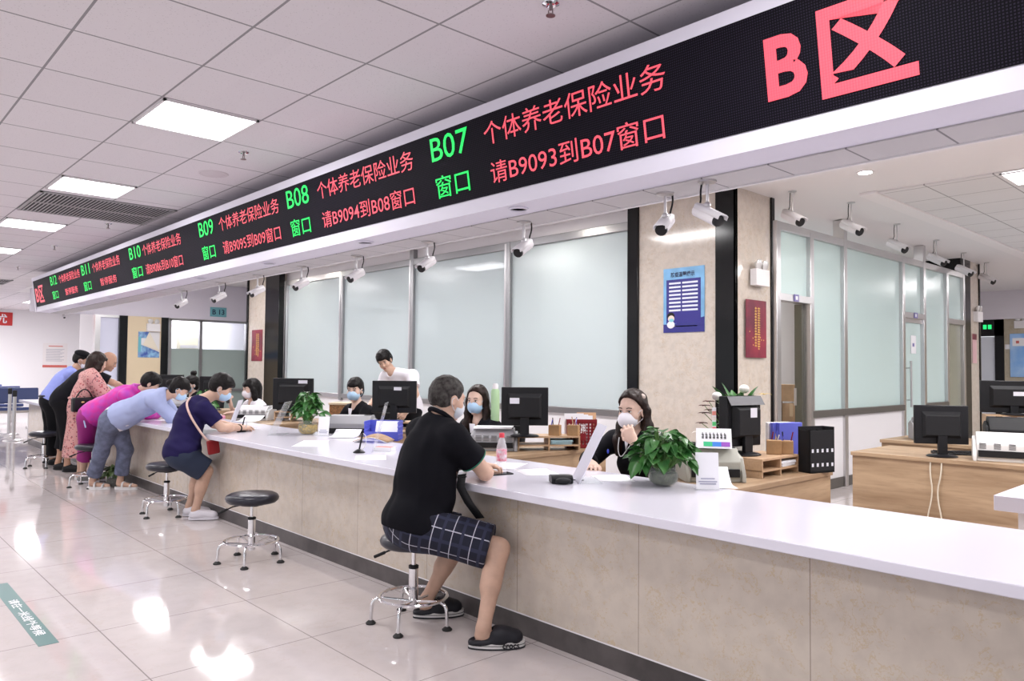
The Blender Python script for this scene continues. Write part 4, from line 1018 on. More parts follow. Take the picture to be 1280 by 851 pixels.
# ------------------------------------------------------------------ plants
def leaf(mb, base, d, L, W, droop, roll=0):
    """a heart-shaped leaf from base along direction d, bending down"""
    d = Vector(d).normalized(); side = d.cross(Vector((0, 0, 1)))
    if side.length < .05: side = Vector((1, 0, 0))
    side.normalize(); up = side.cross(d)
    side = side*math.cos(roll) + up*math.sin(roll); up = side.cross(d)
    prof = [(0, .10), (.06, .62), (.2, .98), (.4, 1.0), (.6, .80), (.8, .45), (.93, .16), (1, .01)]
    vs = []
    for u, wd in prof:
        c = Vector(base) + d*(L*u) - Vector((0, 0, 1))*(droop*L*u*u)
        for s in (-1, -.5, 0, .5, 1): vs.append(c + side*(W/2*wd*s) + up*(W*.16*abs(s)*wd))
    fs = [[i*5+j, i*5+j+1, (i+1)*5+j+1, (i+1)*5+j] for i in range(len(prof)-1) for j in range(4)]
    mb.add(vs, fs)
def pothos(loc, R, H, n, L, label, bowl, pebbles, seed, mat=LEAF, droopy=1.0):
    t = thing('potted_plant', label, 'plant', loc, 0, 'potted plants')
    rnd = random.Random(seed)
    r, h = bowl
    MB().lathe([(r*.62, 0), (r*.9, h*.2), (r, h*.5), (r*.9, h*.8), (r*.78, h), (r*.74, h), (r*.86, h*.78), (r*.95, h*.5), (r*.86, h*.22), (r*.6, .006), (0, .006)], seg=36).build('bowl', GLASSB, t)
    MB().lathe([(0, .008), (r*.60, .008), (r*.85, h*.25), (r*.92, h*.46), (r*.86, h*.70), (0, h*.74)], seg=32).build('filling', pebbles, t)
    lf = MB(); st = MB()
    for i in range(n):
        a = rnd.uniform(0, 2*PI); e = rnd.random()**.8
        rr = R*(.15+.85*e)*rnd.uniform(.75, 1); z = h*1.05 + H*(1-.75*e**2)*rnd.uniform(.45, 1)
        p = Vector((math.cos(a)*rr*.72, math.sin(a)*rr*.72, z))
        st.tube([(rnd.uniform(-.3, .3)*r, rnd.uniform(-.3, .3)*r, h*.5), (p.x*.5, p.y*.5, h*.6+z*.5), tuple(p)], .0026, 5, smooth=1)
        d = Vector((math.cos(a+rnd.uniform(-.7, .7)), math.sin(a+rnd.uniform(-.7, .7)), rnd.uniform(-.5, .5)-(.35*e)))
        s = rnd.uniform(.7, 1.15)
        leaf(lf, p, d, L*s, L*s*.72, rnd.uniform(.1, .5)*droopy, rnd.uniform(-.6, .6))
    lf.build('foliage', mat, t); st.build('stems', pmat('stem green', (.10, .22, .05), .5), t)
    return t
WATER = pmat('roots and water', (.14, .15, .09), .3, noise=.6, nscale=30, col2=(.05, .06, .03))
YELP = pmat('yellow pebbles', (.62, .40, .04), .4, noise=.8, nscale=45, col2=(.22, .17, .05))
pothos((-2.45, 3.39, .773), .265, .20, 165, .080, 'leafy pothos in a glass bowl in front of the clerk in the white mask', (.085, .10), WATER, 4)
pothos((-6.40, 3.36, .773), .19, .26, 130, .075, 'leafy pothos in a glass bowl of yellow pebbles', (.095, .13), YELP, 9)
pothos((-9.05, 3.40, .773), .18, .22, 60, .10, 'pothos beside the masked face of the person in navy', (.085, .11), WATER, 12)
pothos((-13.1, 3.30, .773), .24, .20, 60, .11, 'bushy plant on the counter before the bald man', (.09, .11), WATER, 15)
pothos((-9.47, 2.57, 0), .15, .12, 50, .08, 'small green plant in a pot on the floor behind white sandals', (.10, .13), pmat('dark soil', (.05, .035, .02), .9), 21, pmat('leaf olive', (.10, .17, .05), .5, noise=.6, nscale=20))
pothos((-15.0, 3.3, .773), .22, .25, 40, .12, 'green plant at the far end of the counter', (.09, .11), WATER, 31)
t = pothos((-2.0, 9.3, 1.25), .14, .09, 24, .07, 'small green plant on top of the far shelf', (.05, .07), WATER, 41)
t = thing('file_cabinet', 'grey file cabinet behind the back desk with a plant on top', 'cabinet', (-1.9, 9.3, 0))
MB().bb((-.4, -.2, 0), (.4, .2, 1.25)).build('body', GREYL, t, bevel=.004)
for z in (.05, .45, .85): MB().bb((-.38, -.215, z), (.38, -.20, z+.36)).bb((-.08, -.23, z+.25), (.08, -.215, z+.27)).build('drawer', GREYL, t)
# flower arrangement behind the label-marked monitor
t = thing('flower_vase', 'vase of white chrysanthemums, lilies and long leaves beside the monitor', 'flowers', (-2.76, 4.66, .75))
MB().lathe([(0, 0), (.05, 0), (.065, .06), (.05, .14), (.035, .18), (.042, .20), (.036, .20), (.03, .18), (0, .17)], seg=28).build('vase', pmat('pale vase', (.60, .60, .56), .3), t)
lf = MB(); st = MB(); rnd = random.Random(8)
for i in range(34):
    a = rnd.uniform(0, 2*PI); zz = rnd.uniform(.20, .42); rr = rnd.uniform(.01, .08)
    leaf(lf, (math.cos(a)*rr, math.sin(a)*rr, zz), (math.cos(a)*.5, math.sin(a)*.5, rnd.uniform(.5, 1.4)), rnd.uniform(.12, .2), .06, .15, rnd.uniform(-.6, .6))
for i in range(14):
    a = rnd.uniform(0, 2*PI); leaf(lf, (math.cos(a)*.05, math.sin(a)*.05, rnd.uniform(.18, .3)), (math.cos(a), math.sin(a), rnd.uniform(-.3, .5)), .12, .06, .5, 0)
lf.build('leaves', LEAF, t)
l2 = MB()
for i in range(7):
    a = rnd.uniform(0, 2*PI); leaf(l2, (math.cos(a)*.03+.02, math.sin(a)*.03, .40), (math.cos(a)*.6, math.sin(a)*.6, .8), .12, .045, .1, .3)
l2.build('pale_leaves', LEAF2, t)
for (x, y, z) in ((-.09, -.10, .47), (.03, .05, .52)):
    st.tube([(0, 0, .18), (x*.6, y*.6, z*.7), (x, y, z)], .003, 5, smooth=1)
    m = MB(); m.ell((x, y, z), (.035, .035, .03), 20); m.build('chrysanthemum', pmat('white petals', (.82, .80, .76), .7, bump=.8, bscale=120), t)
for (x, y, z) in ((-.16, -.14, .40), (-.13, -.12, .37), (-.15, -.16, .35), (-.17, -.16, .28), (-.12, -.15, .43)):
    st.tube([(0, 0, .16), (x*.6, y*.6, z*.75), (x, y, z)], .0025, 5, smooth=1)
    m = MB()
    for k in range(6): leaf(m, (x, y, z), (math.cos(k), math.sin(k), .3), .05, .036, .3)
    m.build('dark_red_flower', pmat('maroon petals', (.09, .012, .015), .5), t)
m = MB()
for k in range(6): leaf(m, (-.16, -.2, .22), (math.cos(k*1.05), math.sin(k*1.05), .5), .07, .025, .5)
m.build('white_lily', pmat('white petals', (.82, .80, .76), .7), t)
m = MB()
for k in range(5): leaf(m, (.12, .16, .48), (math.cos(k*1.2), math.sin(k*1.2), .6), .07, .012, .5)
m.build('yellow_flower', pmat('yellow petals', (.75, .55, .15), .6), t)
st.build('stems', pmat('stem green', (.10, .22, .05), .5), t)

# ------------------------------------------------------------------ storage seen through the open doorway
t = thing('storage_shelf', 'dark wooden shelf of boxes inside the open doorway', 'shelf', (-4.95, 9.5, 0))
MB().bb((-.5, -.3, .70), (.5, .3, .73)).bb((-.5, -.3, .35), (.5, .3, .38)).bb((-.5, -.3, 0), (-.47, .3, .73)).bb((.47, -.3, 0), (.5, .3, .73)).bb((-.5, .27, 0), (.5, .3, .73)).build('frame', pmat('dark brown wood', (.07, .045, .03), .5), t)
for i, (x, y, z, w_, h_, a, b, l) in enumerate(((-5.12, 9.45, .73, .30, .26, .2, 0, 'cardboard box standing on the shelf inside the doorway'), (-4.72, 9.5, .73, .28, .24, -.15, 0, 'smaller cardboard box beside it, nearer the door post'), (-4.95, 9.48, .995, .42, .22, .3, .0, 'brown cardboard box piled on top inside the doorway'))):
    t = thing('cardboard_box', l, 'box', (x, y, z), a, 'cardboard boxes in the doorway')
    MB().box((0, 0, h_/2), (w_, .3, h_)).build('carton', CARD, t, bevel=.004)
    MB().bb((-.025, -.152, h_*.3), (.025, .152, h_+.002)).build('tape', pmat('tape tan', (.52, .38, .24), .4), t)

t = thing('storage_cabinet', 'low grey-blue cabinet dimly seen through the frosted glass behind the clerks', 'cabinet', (-10.4, 7.35, 0))
CABM = pmat('grey blue cabinet', (.10, .13, .19), .5)
MB().bb((-2.4, -.2, 0), (2.6, .2, 1.28)).build('body', CABM, t, bevel=.005)
for i in range(5): MB().bb((-2.36+i, -.215, .05), (-1.44+i, -.20, 1.24)).build('door', CABM, t, bevel=.003)
t = thing('wardrobe', 'tall grey-blue locker dimly seen through glass behind the person in white', 'locker', (-10.35, 7.8, 0))
MB().bb((-.45, -.2, 0), (.5, .2, 1.98)).build('body', CABM, t, bevel=.005)
for i in range(2): MB().bb((-.43+i*.47, -.215, .05), (.01+i*.47, -.20, 1.94)).build('door', CABM, t, bevel=.003)
t = thing('wall_box', 'beige box unit on the wall behind the end windows', 'wall unit', (-18.58, 6.55, 1.78))
MB().bb((-.1, -.22, 0), (.1, .22, .30)).build('casing', pmat('beige unit', (.50, .48, .36), .5), t, bevel=.01)
MB().bb((.1, -.2, .03), (.11, .2, .10)).build('outlet', GREYP, t)
# ------------------------------------------------------------------ office chairs for the clerks
def make_chair(label):
    t = thing('office_chair', label, 'chair', (0, 0, 0), 0, 'office chairs behind the counter')
    MB().box((0, 0, .45), (.46, .46, .08)).build('seat', BLACK2, t, bevel=.03)
    MB().box((0, .23, .70), (.42, .05, .42), rx=-.1).build('backrest', BLACK2, t, bevel=.02)
    MB().bb((-.03, .20, .40), (.03, .24, .62)).build('back_bar', BLACK, t)
    MB().cyl((0, 0, .08), (0, 0, .42), .025).build('column', CHROME, t)
    for i in range(5):
        a = 2*PI*i/5; l = MB().tube([(0, 0, .09), (.28*math.cos(a), .28*math.sin(a), .065)], .018, 8).build('leg', BLACK, t)
        MB().ell((.28*math.cos(a), .28*math.sin(a), .03), (.03, .03, .03), 10).build('caster', RUBBER, l)
    return t
ch = make_chair('black office chair of the clerk in the white mask beside the near pothos'); ch.location = (-3.08, 4.16, 0)
for x, y, l in ((-4.95, 4.30, 'black office chair of the clerk behind the grey printer'), (-7.04, 4.36, 'black office chair of the clerk behind the charcoal printer'), (-9.55, 4.38, 'black office chair of the clerk in white'), (-11.98, 4.48, 'black office chair of the farthest clerk')):
    dup(ch, (x, y, 0), 0, l)
# ------------------------------------------------------------------ people: bodies and clothes grown from blended distance fields
def V3(p): return np.array(p, dtype=np.float64)
def unit(v): v = V3(v); return v/np.linalg.norm(v)
class Field:
    def __init__(s): s.p = []
    def cone(s, a, b, ra, rb, k=.02, sub=False, cut=None, flat=None):
        s.p.append(('c', V3(a), V3(b), ra, rb, k, sub, cut, flat)); return s
    def chain(s, pts, rs, k=.02):
        for i in range(len(pts)-1): s.cone(pts[i], pts[i+1], rs[i], rs[i+1], k)
        return s
    def ell(s, c, r, R=None, k=.02, sub=False, cut=None):
        s.p.append(('e', V3(c), V3(r), np.eye(3) if R is None else np.array(R), 0, k, sub, cut, None)); return s
    def bounds(s, q):
        if q[0] == 'c':
            m = max(q[3], q[4]); lo = np.minimum(q[1], q[2])-m; hi = np.maximum(q[1], q[2])+m
        else:
            m = np.abs(q[3]) @ q[2]; lo = q[1]-m; hi = q[1]+m
        return lo, hi
    def mesh(s, h, clips=(), wrinkle=0, wfreq=28, offset=0, seed=0, wdir=None):
        L = []; Hh = []
        for q in s.p:
            if not q[6]:
                lo, hi = s.bounds(q); L.append(lo); Hh.append(hi)
        lo = np.min(L, 0)-.03-offset; hi = np.max(Hh, 0)+.03+offset
        n = np.ceil((hi-lo)/h).astype(int)+1
        D = np.full(n, .08, np.float32)
        ax = [(lo[i]+h*np.arange(n[i])).astype(np.float32) for i in range(3)]
        for q in s.p:
            l, u = s.bounds(q); m = .05+q[5]+offset
            i0 = np.clip(np.floor((l-m-lo)/h).astype(int), 0, n-1); i1 = np.clip(np.ceil((u+m-lo)/h).astype(int)+1, 1, n)
            sl = tuple(slice(i0[i], i1[i]) for i in range(3))
            X, Y, Z = np.meshgrid(*[ax[i][sl[i]] for i in range(3)], indexing='ij')
            if q[0] == 'c':
                a, b, ra, rb = q[1], q[2], q[3], q[4]; ba = b-a; bb = max(ba@ba, 1e-9)
                t = np.clip(((X-a[0])*ba[0]+(Y-a[1])*ba[1]+(Z-a[2])*ba[2])/bb, 0, 1)
                dx, dy, dz = X-a[0]-t*ba[0], Y-a[1]-t*ba[1], Z-a[2]-t*ba[2]
                if q[8] is not None:      # squash along a direction
                    fd, fs = q[8]; fd = unit(fd); dd = dx*fd[0]+dy*fd[1]+dz*fd[2]
                    dx = dx+fd[0]*dd*(1/fs-1); dy = dy+fd[1]*dd*(1/fs-1); dz = dz+fd[2]*dd*(1/fs-1)
                d = np.sqrt(dx*dx+dy*dy+dz*dz)-(ra+(rb-ra)*t)
            else:
                c, r, R = q[1], q[2], q[3]
                P = [(X-c[0])*R[0, j]+(Y-c[1])*R[1, j]+(Z-c[2])*R[2, j] for j in range(3)]
                k0 = np.sqrt(sum((P[j]/r[j])**2 for j in range(3))); k1 = np.sqrt(sum((P[j]/r[j]**2)**2 for j in range(3)))
                d = k0*(k0-1)/np.maximum(k1, 1e-6)
            if q[7] is not None:
                for (pt, nn) in (q[7] if isinstance(q[7], list) else [q[7]]):
                    nn = unit(nn); d = np.maximum(d, (X-pt[0])*nn[0]+(Y-pt[1])*nn[1]+(Z-pt[2])*nn[2])
            o = D[sl]; k = q[5]
            if q[6]:
                d = -d; hh = np.clip(.5-.5*(o-d)/k, 0, 1); D[sl] = o*(1-hh)+d*hh+k*hh*(1-hh)
            else:
                hh = np.clip(.5+.5*(o-d)/k, 0, 1); D[sl] = o*(1-hh)+d*hh-k*hh*(1-hh)
        X, Y, Z = np.meshgrid(*ax, indexing='ij', sparse=True)
        D -= offset
        if wrinkle:
            rs = np.random.RandomState(seed); W = 0
            for i in range(5):
                v = rs.normal(size=3) if wdir is None else rs.normal(size=3)*np.array(wdir)
                v = v/np.linalg.norm(v)*wfreq*rs.uniform(.6, 1.7); ph = rs.uniform(0, 6)
                u = rs.normal(size=3)*wfreq*.4
                W = W+np.sin(X*v[0]+Y*v[1]+Z*v[2]+ph+1.4*np.sin(X*u[0]+Y*u[1]+Z*u[2]))
            D += (W*wrinkle/5).astype(np.float32)
        for pt, nn in clips:
            nn = unit(nn); D = np.maximum(D, ((X-pt[0])*nn[0]+(Y-pt[1])*nn[1]+(Z-pt[2])*nn[2]).astype(np.float32))
        return nets(D, lo, h)

def nets(D, lo, h):
    """surface nets: one vertex in every cell the surface passes through"""
    I = D < 0; a = I[:-1, :-1, :-1]
    cnt = np.zeros(a.shape, np.int8)
    for dx in (0, 1):
        for dy in (0, 1):
            for dz in (0, 1): cnt += I[dx:I.shape[0]-1+dx, dy:I.shape[1]-1+dy, dz:I.shape[2]-1+dz]
    act = np.argwhere((cnt > 0) & (cnt < 8))
    idx = np.full(a.shape, -1, np.int32); idx[act[:, 0], act[:, 1], act[:, 2]] = np.arange(len(act))
    acc = np.zeros((len(act), 3)); num = np.zeros(len(act))
    corners = [(i, j, k) for i in (0, 1) for j in (0, 1) for k in (0, 1)]
    for p in corners:
        for ax in range(3):
            if p[ax]: continue
            q = list(p); q[ax] = 1
            d0 = D[act[:, 0]+p[0], act[:, 1]+p[1], act[:, 2]+p[2]].astype(np.float64); d1 = D[act[:, 0]+q[0], act[:, 1]+q[1], act[:, 2]+q[2]].astype(np.float64)
            m = (d0 < 0) != (d1 < 0)
            t = np.where(m, d0/np.where(m, d0-d1, 1), 0)
            pos = np.tile(np.array(p, float), (len(act), 1)); pos[:, ax] += t
            acc[m] += pos[m]; num[m] += 1
    v = lo + h*(act + acc/num[:, None])
    F = []
    for ax in range(3):
        sl0 = [slice(None)]*3; sl1 = [slice(None)]*3; sl0[ax] = slice(0, -1); sl1[ax] = slice(1, None)
        A = I[tuple(sl0)]; B = I[tuple(sl1)]
        e = np.argwhere(A != B); b, c = (ax+1) % 3, (ax+2) % 3
        ok = (e[:, b] > 0) & (e[:, c] > 0) & (e[:, b] < D.shape[b]-1) & (e[:, c] < D.shape[c]-1); e = e[ok]
        fl = A[e[:, 0], e[:, 1], e[:, 2]]
        q = []
        for (db, dc) in ((-1, -1), (0, -1), (0, 0), (-1, 0)):
            g = e.copy(); g[:, b] += db; g[:, c] += dc; q.append(idx[g[:, 0], g[:, 1], g[:, 2]])
        q = np.stack(q, 1); q[~fl] = q[~fl][:, ::-1]; q = q[(q >= 0).all(1)]; F.append(q)
    return v, np.concatenate(F)

def sdf_obj(name, vf, mat, parent, relax=1):
    v, f = vf
    for _ in range(relax):
        s = np.zeros_like(v); c = np.zeros(len(v))
        for i in range(4):
            a, b = f[:, i], f[:, (i+1) % 4]
            for j in range(3): s[:, j] += np.bincount(a, v[b, j], len(v)) + np.bincount(b, v[a, j], len(v))
            c += np.bincount(a, minlength=len(v)) + np.bincount(b, minlength=len(v))
        v = v*.4 + .6*s/np.maximum(c, 1)[:, None]
    o = V3(parent.location) if parent else np.zeros(3)
    v = v - o
    me = bpy.data.meshes.new(name)
    me.vertices.add(len(v)); me.vertices.foreach_set('co', v.astype(np.float32).ravel())
    me.loops.add(f.size); me.loops.foreach_set('vertex_index', f.astype(np.int32).ravel())
    me.polygons.add(len(f)); me.polygons.foreach_set('loop_start', np.arange(0, f.size, 4, dtype=np.int32)); me.polygons.foreach_set('loop_total', np.full(len(f), 4, np.int32))
    me.update(calc_edges=True); me.validate()
    me.polygons.foreach_set('use_smooth', [True]*len(me.polygons))
    me.materials.append(mat)
    ob = bpy.data.objects.new(name, me); link(ob, parent); return ob

def lerp(a, b, t): return V3(a)*(1-t)+V3(b)*t
def hand(F, wr, d, n, thumb, curl=.5, s=1.0, spread=.18, k=.007):
    """palm and five fingers: d = wrist-to-knuckle, n = back of hand, thumb = side the thumb leaves from (+1/-1 across d x n)"""
    wr = V3(wr); d = unit(d); n = V3(n); n = unit(n-d*(n@d)); sd = np.cross(d, n)*thumb
    F.cone(wr, wr+d*.03*s, .024*s, .026*s, .02, flat=(n, .72))
    for i, (o, L, r) in enumerate(((.030, .066, .0088), (.010, .073, .0092), (-.011, .068, .0088), (-.030, .054, .0080))):
        kn = wr+d*(.088-.006*abs(i-1))*s+sd*o*s
        F.cone(wr+d*.02*s+sd*o*.55*s, kn, .014*s, .0115*s, .02)
        fd = unit(d+sd*o*spread/.03); p = kn; ang = 0
        for j, (fl, cu) in enumerate(((.44, .45), (.32, .9), (.24, .7))):
            ang += curl*cu
            v = unit(fd*math.cos(ang)-n*math.sin(ang)); q = p+v*L*fl*s*1.05
            F.cone(p, q, r*s*(1-.08*j), r*s*(.94-.10*j), k); p = q
    b = wr+d*.025*s+sd*.024*s; m = b+unit(d*.7+sd*.65-n*.25*(1+curl))*.042*s; e = m+unit(d*.95+sd*(.25-.4*curl)-n*.35*curl)*.032*s; e2 = e+unit(d-sd*.4*curl-n*.4*curl)*.024*s
    F.cone(b, m, .014*s, .011*s, .012); F.cone(m, e, .0105*s, .0095*s, k); F.cone(e, e2, .0092*s, .0075*s, k)

class Head:
    """local frame of a head: x = person's right, y = forward, z = up; origin between the ears"""
    def __init__(s, c, fwd, roll=0, k=1.0):
        s.c = V3(c); s.f = unit(fwd); r = np.cross(s.f, [0, 0, 1]); r = unit(r); u = np.cross(r, s.f)
        cr, sr = math.cos(roll), math.sin(roll)
        s.r = cr*r+sr*u; s.u = -sr*r+cr*u; s.k = k; s.R = np.stack([s.r, s.f, s.u], 1)
    def w(s, p): return s.c + s.k*(s.R @ V3(p))
    def d(s, p): return s.R @ V3(p)
    def e(s, F, c, r, k=.012, sub=False, cut=None): F.ell(s.w(c), V3(r)*s.k, s.R, k, sub, cut)
    def cn(s, F, a, b, ra, rb, k=.01, **kw): F.cone(s.w(a), s.w(b), ra*s.k, rb*s.k, k, **kw)
def head_sdf(F, H, male=True):
    j = 1.06 if male else .95
    H.e(F, (0, -.014, .035), (.073, .092, .084), .02)
    H.e(F, (0, .018, -.02), (.062*j, .070, .080), .03)
    H.e(F, (0, .035, -.078), (.042*j, .047, .036), .03)
    H.e(F, (0, .066, -.100), (.018, .018, .014), .02)
    for x in (-1, 1):
        H.e(F, (x*.036, .052, -.030), (.026, .026, .028), .025)
        H.e(F, (x*.032, .088, .005), (.019, .013, .013), .012, True)
        H.e(F, (x*.031, .074, .004), (.0135, .0125, .0115), .004)
        H.e(F, (x*.075, -.006, -.012), (.009, .021, .031), .006)
        H.e(F, (x*.080, -.002, -.012), (.004, .011, .018), .004, True)
    H.cn(F, (-.04, .074, .026), (.04, .074, .026), .010, .010, .014)
    H.cn(F, (0, .080, .012), (0, .098, -.028), .008, .0125, .01)
    for x in (-1, 1): H.e(F, (x*.011, .090, -.032), (.008, .009, .007), .006)
    H.e(F, (0, .080, -.058), (.021, .010, .006), .006); H.e(F, (0, .079, -.067), (.019, .010, .006), .006)
def face_parts(H, root, hairmat, lips=True, eyes=True):
    o = V3(root.location)
    def loc(p): return tuple(H.w(p)-o)
    RM = Matrix([[float(H.R[i, j]) for j in range(3)] for i in range(3)])
    if eyes:
        for x in (-1, 1):
            e = MB().ell(loc((x*.031, .0785, .0035)), (.0125*H.k, .0085*H.k, .0062*H.k), 14, RM).build('eye', EYEW, root)
            MB().ell(loc((x*.031, .0855, .0035)), (.0056*H.k, .0028*H.k, .0056*H.k), 12, RM).build('iris', EYED, e)
            MB().tube([loc((x*.019, .0855, .0075)), loc((x*.031, .0885, .0105)), loc((x*.045, .081, .007))], .0016*H.k, 6, smooth=1).build('eyelid', hairmat, e)
            MB().tube([loc((x*.016, .092, .024)), loc((x*.031, .092, .029)), loc((x*.048, .080, .024))], .0026*H.k, 6, smooth=1).build('eyebrow', hairmat, root)
    if lips: MB().ell(loc((0, .0885, -.062)), (.019*H.k, .0055*H.k, .0075*H.k), 14, RM).build('lips', LIPM, root)
def mask(H, root, mat, h=.004, n95=False):
    F = Field()
    if n95:
        H.e(F, (0, .052, -.052), (.060, .068, .055), .01); H.e(F, (0, .085, -.045), (.034, .04, .036), .03)
        clips = [(H.w((0, .03, 0)), H.d((0, -1, 0)))]
    else:
        H.e(F, (0, .036, -.050), (.066, .070, .064), .01); H.e(F, (0, .078, -.042), (.026, .032, .030), .03)
        clips = [(H.w((0, .028, 0)), H.d((0, -1, 0))), (H.w((0, .085, -.008)), H.d((0, -.25, 1)))]
    m = sdf_obj('face_mask', F.mesh(h, clips), mat, root, 1)
    o = V3(root.location)
    for x in (-1, 1):
        MB().tube([tuple(H.w(p)-o) for p in ((x*.060, .045, -.02), (x*.075, .012, .012), (x*.083, -.022, -.005), (x*.078, -.012, -.042), (x*.055, .045, -.078))], .0018, 6, smooth=2).build('ear_loop', mat, m)
    return m
def hair(H, root, mat, style, h=.005, seed=1):
    F = Field(); clips = []
    face = [(H.w((0, .070, .062)), H.d((0, .80, -.60)))]
    if style == 'short':
        H.e(F, (0, -.016, .040), (.081, .101, .090), .01, cut=face+[(H.w((0, -.06, -.055)), H.d((0, -.2, -1)))])
        H.e(F, (0, -.035, .0), (.080, .082, .075), .02, cut=[(H.w((0, -.0, -.03)), H.d((0, .9, -.45))), (H.w((0, -.06, -.058)), H.d((0, -.2, -1)))])
        for x in (-1, 1): H.e(F, (x*.079, -.004, -.014), (.014, .020, .036), .006, True)
    elif style == 'thick':
        H.e(F, (0, -.014, .045), (.090, .112, .098), .01, cut=[(H.w((0, .072, .045)), H.d((0, .86, -.5))), (H.w((0, -.06, -.06)), H.d((0, -.2, -1)))])
        H.e(F, (0, -.038, .005), (.087, .085, .08), .02, cut=[(H.w((0, .008, -.03)), H.d((0, .9, -.45))), (H.w((0, -.06, -.065)), H.d((0, -.2, -1)))])
        H.e(F, (0, .070, .062), (.052, .032, .024), .02)
        for x in (-1, 1): H.e(F, (x*.082, -.004, -.016), (.016, .020, .034), .006, True)
    elif style in ('long', 'bob', 'side', 'bun', 'tied'):
        vol = 1.05 if style == 'side' else 1.0
        H.e(F, (0, -.018, .042), (.084*vol, .104, .093*vol), .01, cut=[(H.w({'long': (0, .046, .062), 'side': (0, .042, .064)}.get(style, (0, .064, .055))), H.d((0, .80, -.60)))])
        H.e(F, (0, -.040, -.01), (.084, .078, .085), .02, cut=[(H.w((0, -.022 if style == 'side' else .004, 0)), H.d((0, 1, -.1)))])
        L = {'long': .27, 'side': .27, 'bob': .15, 'bun': .05, 'tied': .07}[style]
        if style in ('long', 'side'):
            bk_ = -.030 if style == 'side' else 0
            for x in (-1, 1):
                F.chain([H.w((x*.066, .004+bk_, .055)), H.w((x*.083, -.004+bk_, -.01)), H.w((x*(.089-bk_*.2), .0+bk_*.8, -.10)), H.w((x*.09, .02, -.19)), H.w((x*.085, .045, -L))], [.016*H.k, .022*H.k, .030*H.k, .036*H.k, .020*H.k], .03)
            F.chain([H.w((0, -.07, 0)), H.w((0, -.075, -.12)), H.w((0, -.08, -L))], [.07*H.k, .065*H.k, .05*H.k], .03)
        elif style == 'bob':
            for x in (-1, 1):
                F.chain([H.w((x*.062, .022, .05)), H.w((x*.084, .004, -.02)), H.w((x*.083, -.005, -.09)), H.w((x*.078, -.008, -L))], [.020*H.k, .026*H.k, .032*H.k, .024*H.k], .03)
            F.chain([H.w((0, -.06, 0)), H.w((0, -.06, -L))], [.075*H.k, .06*H.k], .03)
        if style == 'bun': H.e(F, (0, -.06, .155), (.045, .045, .04), .015)
        if style == 'tied': H.e(F, (0, -.12, -.01), (.035, .04, .04), .02)
        if style in ('bob', 'bun', 'tied') and style != 'bun': H.e(F, (0, .068, .055), (.055, .028, .030), .02)
    elif style == 'bald':
        H.e(F, (0, -.040, .0), (.0765, .075, .07), .02, cut=[(H.w((0, .0, -.02)), H.d((0, .9, -.3))), (H.w((0, -.06, -.05)), H.d((0, -.2, -1))), (H.w((0, 0, .035)), H.d((0, 0, 1)))])
    d = H.u
    return sdf_obj('hair', F.mesh(h, clips, .0045, 130, 0, seed, wdir=(1, 1, .25)), mat, root, 1)

def body_frame(J):
    sh = V3(J['sR'])-V3(J['sL']); r = unit(sh); u = unit(V3(J['N'])-V3(J['P'])); f = unit(np.cross(u, r)); r = np.cross(f, u)
    return r, f, u
def torso(F, J, g=1.0, off=0, hips=True, chest=True, belly=0, bust=0):
    r, f, u = body_frame(J); R = np.stack([r, f, u], 1)
    P, Ch, N = V3(J['P']), V3(J['C']), V3(J['N']); hr = unit(V3(J['hR'])-V3(J['hL'])); hf = unit(np.cross(unit(Ch-P), hr)); hR = np.stack([hr, hf, np.cross(hr, hf)], 1)
    if hips: F.ell(P, V3((.170, .125, .115))*g+off, hR, .05)
    mid = lerp(P, Ch, .5)
    F.ell(mid, V3((.150, .112, .17))*g+off, R, .06)
    if belly: F.ell(mid+f*.05-u*.04, V3((.145, .11, .13))*g+off, R, .06)
    if chest:
        F.ell(lerp(Ch, mid, .2), V3((.165, .118, .19))*g+off, R, .06)
        for s in ('sR', 'sL'):
            F.cone(lerp(N, J[s], .15)-u*.025, V3(J[s])-u*.012, .058*g+off, .058*g+off, .05)
        if bust:
            for x in (-1, 1): F.ell(Ch+f*.085+r*x*.07-u*.05, V3((.06, .05, .055))*g+off*.6, R, .04)
def build_body(root, J, H, mat, g=1.0, h=.006, male=True, hands=(), belly=0, feet=True, bust=0):
    F = Field(); torso(F, J, g*.97, 0, belly=belly, bust=bust)
    N = V3(J['N']); F.cone(N-V3((0, 0, .02)), H.w((0, -.02, -.06)), .060*g, .052*g, .03)
    head_sdf(F, H, male)
    for S_ in ('R', 'L'):
        s, e, w_ = V3(J['s'+S_]), V3(J['e'+S_]), V3(J['w'+S_])
        F.cone(s, e, .050*g, .040*g, .03); F.cone(e, lerp(e, w_, .35), .041*g, .041*g, .02); F.cone(lerp(e, w_, .35), w_, .041*g, .026*g, .02)
        if 'h'+S_ in J:
            hp, kn, an = V3(J['h'+S_]), V3(J['k'+S_]), V3(J['a'+S_])
            F.cone(hp, kn, .080*g, .054*g, .04)
            sd = unit(kn-an); back = unit(V3(J['a'+S_])-V3(J['t'+S_])) if 't'+S_ in J else V3((0, -1, 0))
            back = back-sd*(back@sd)
            F.cone(kn, an, .052*g, .034*g, .03); F.cone(lerp(kn, an, .12)+back*.012, lerp(kn, an, .48)+back*.012, .044*g, .044*g, .04)
            if feet and 't'+S_ in J:
                t_ = V3(J['t'+S_]); F.cone(an, an+V3((0, 0, -.04))+back*.015, .034*g, .030*g, .02); F.cone(an+V3((0, 0, -.045)), t_, .030*g, .024*g, .02)
    for hd in hands: hand(F, **hd)
    return sdf_obj('body', F.mesh(h), mat, root, 1)
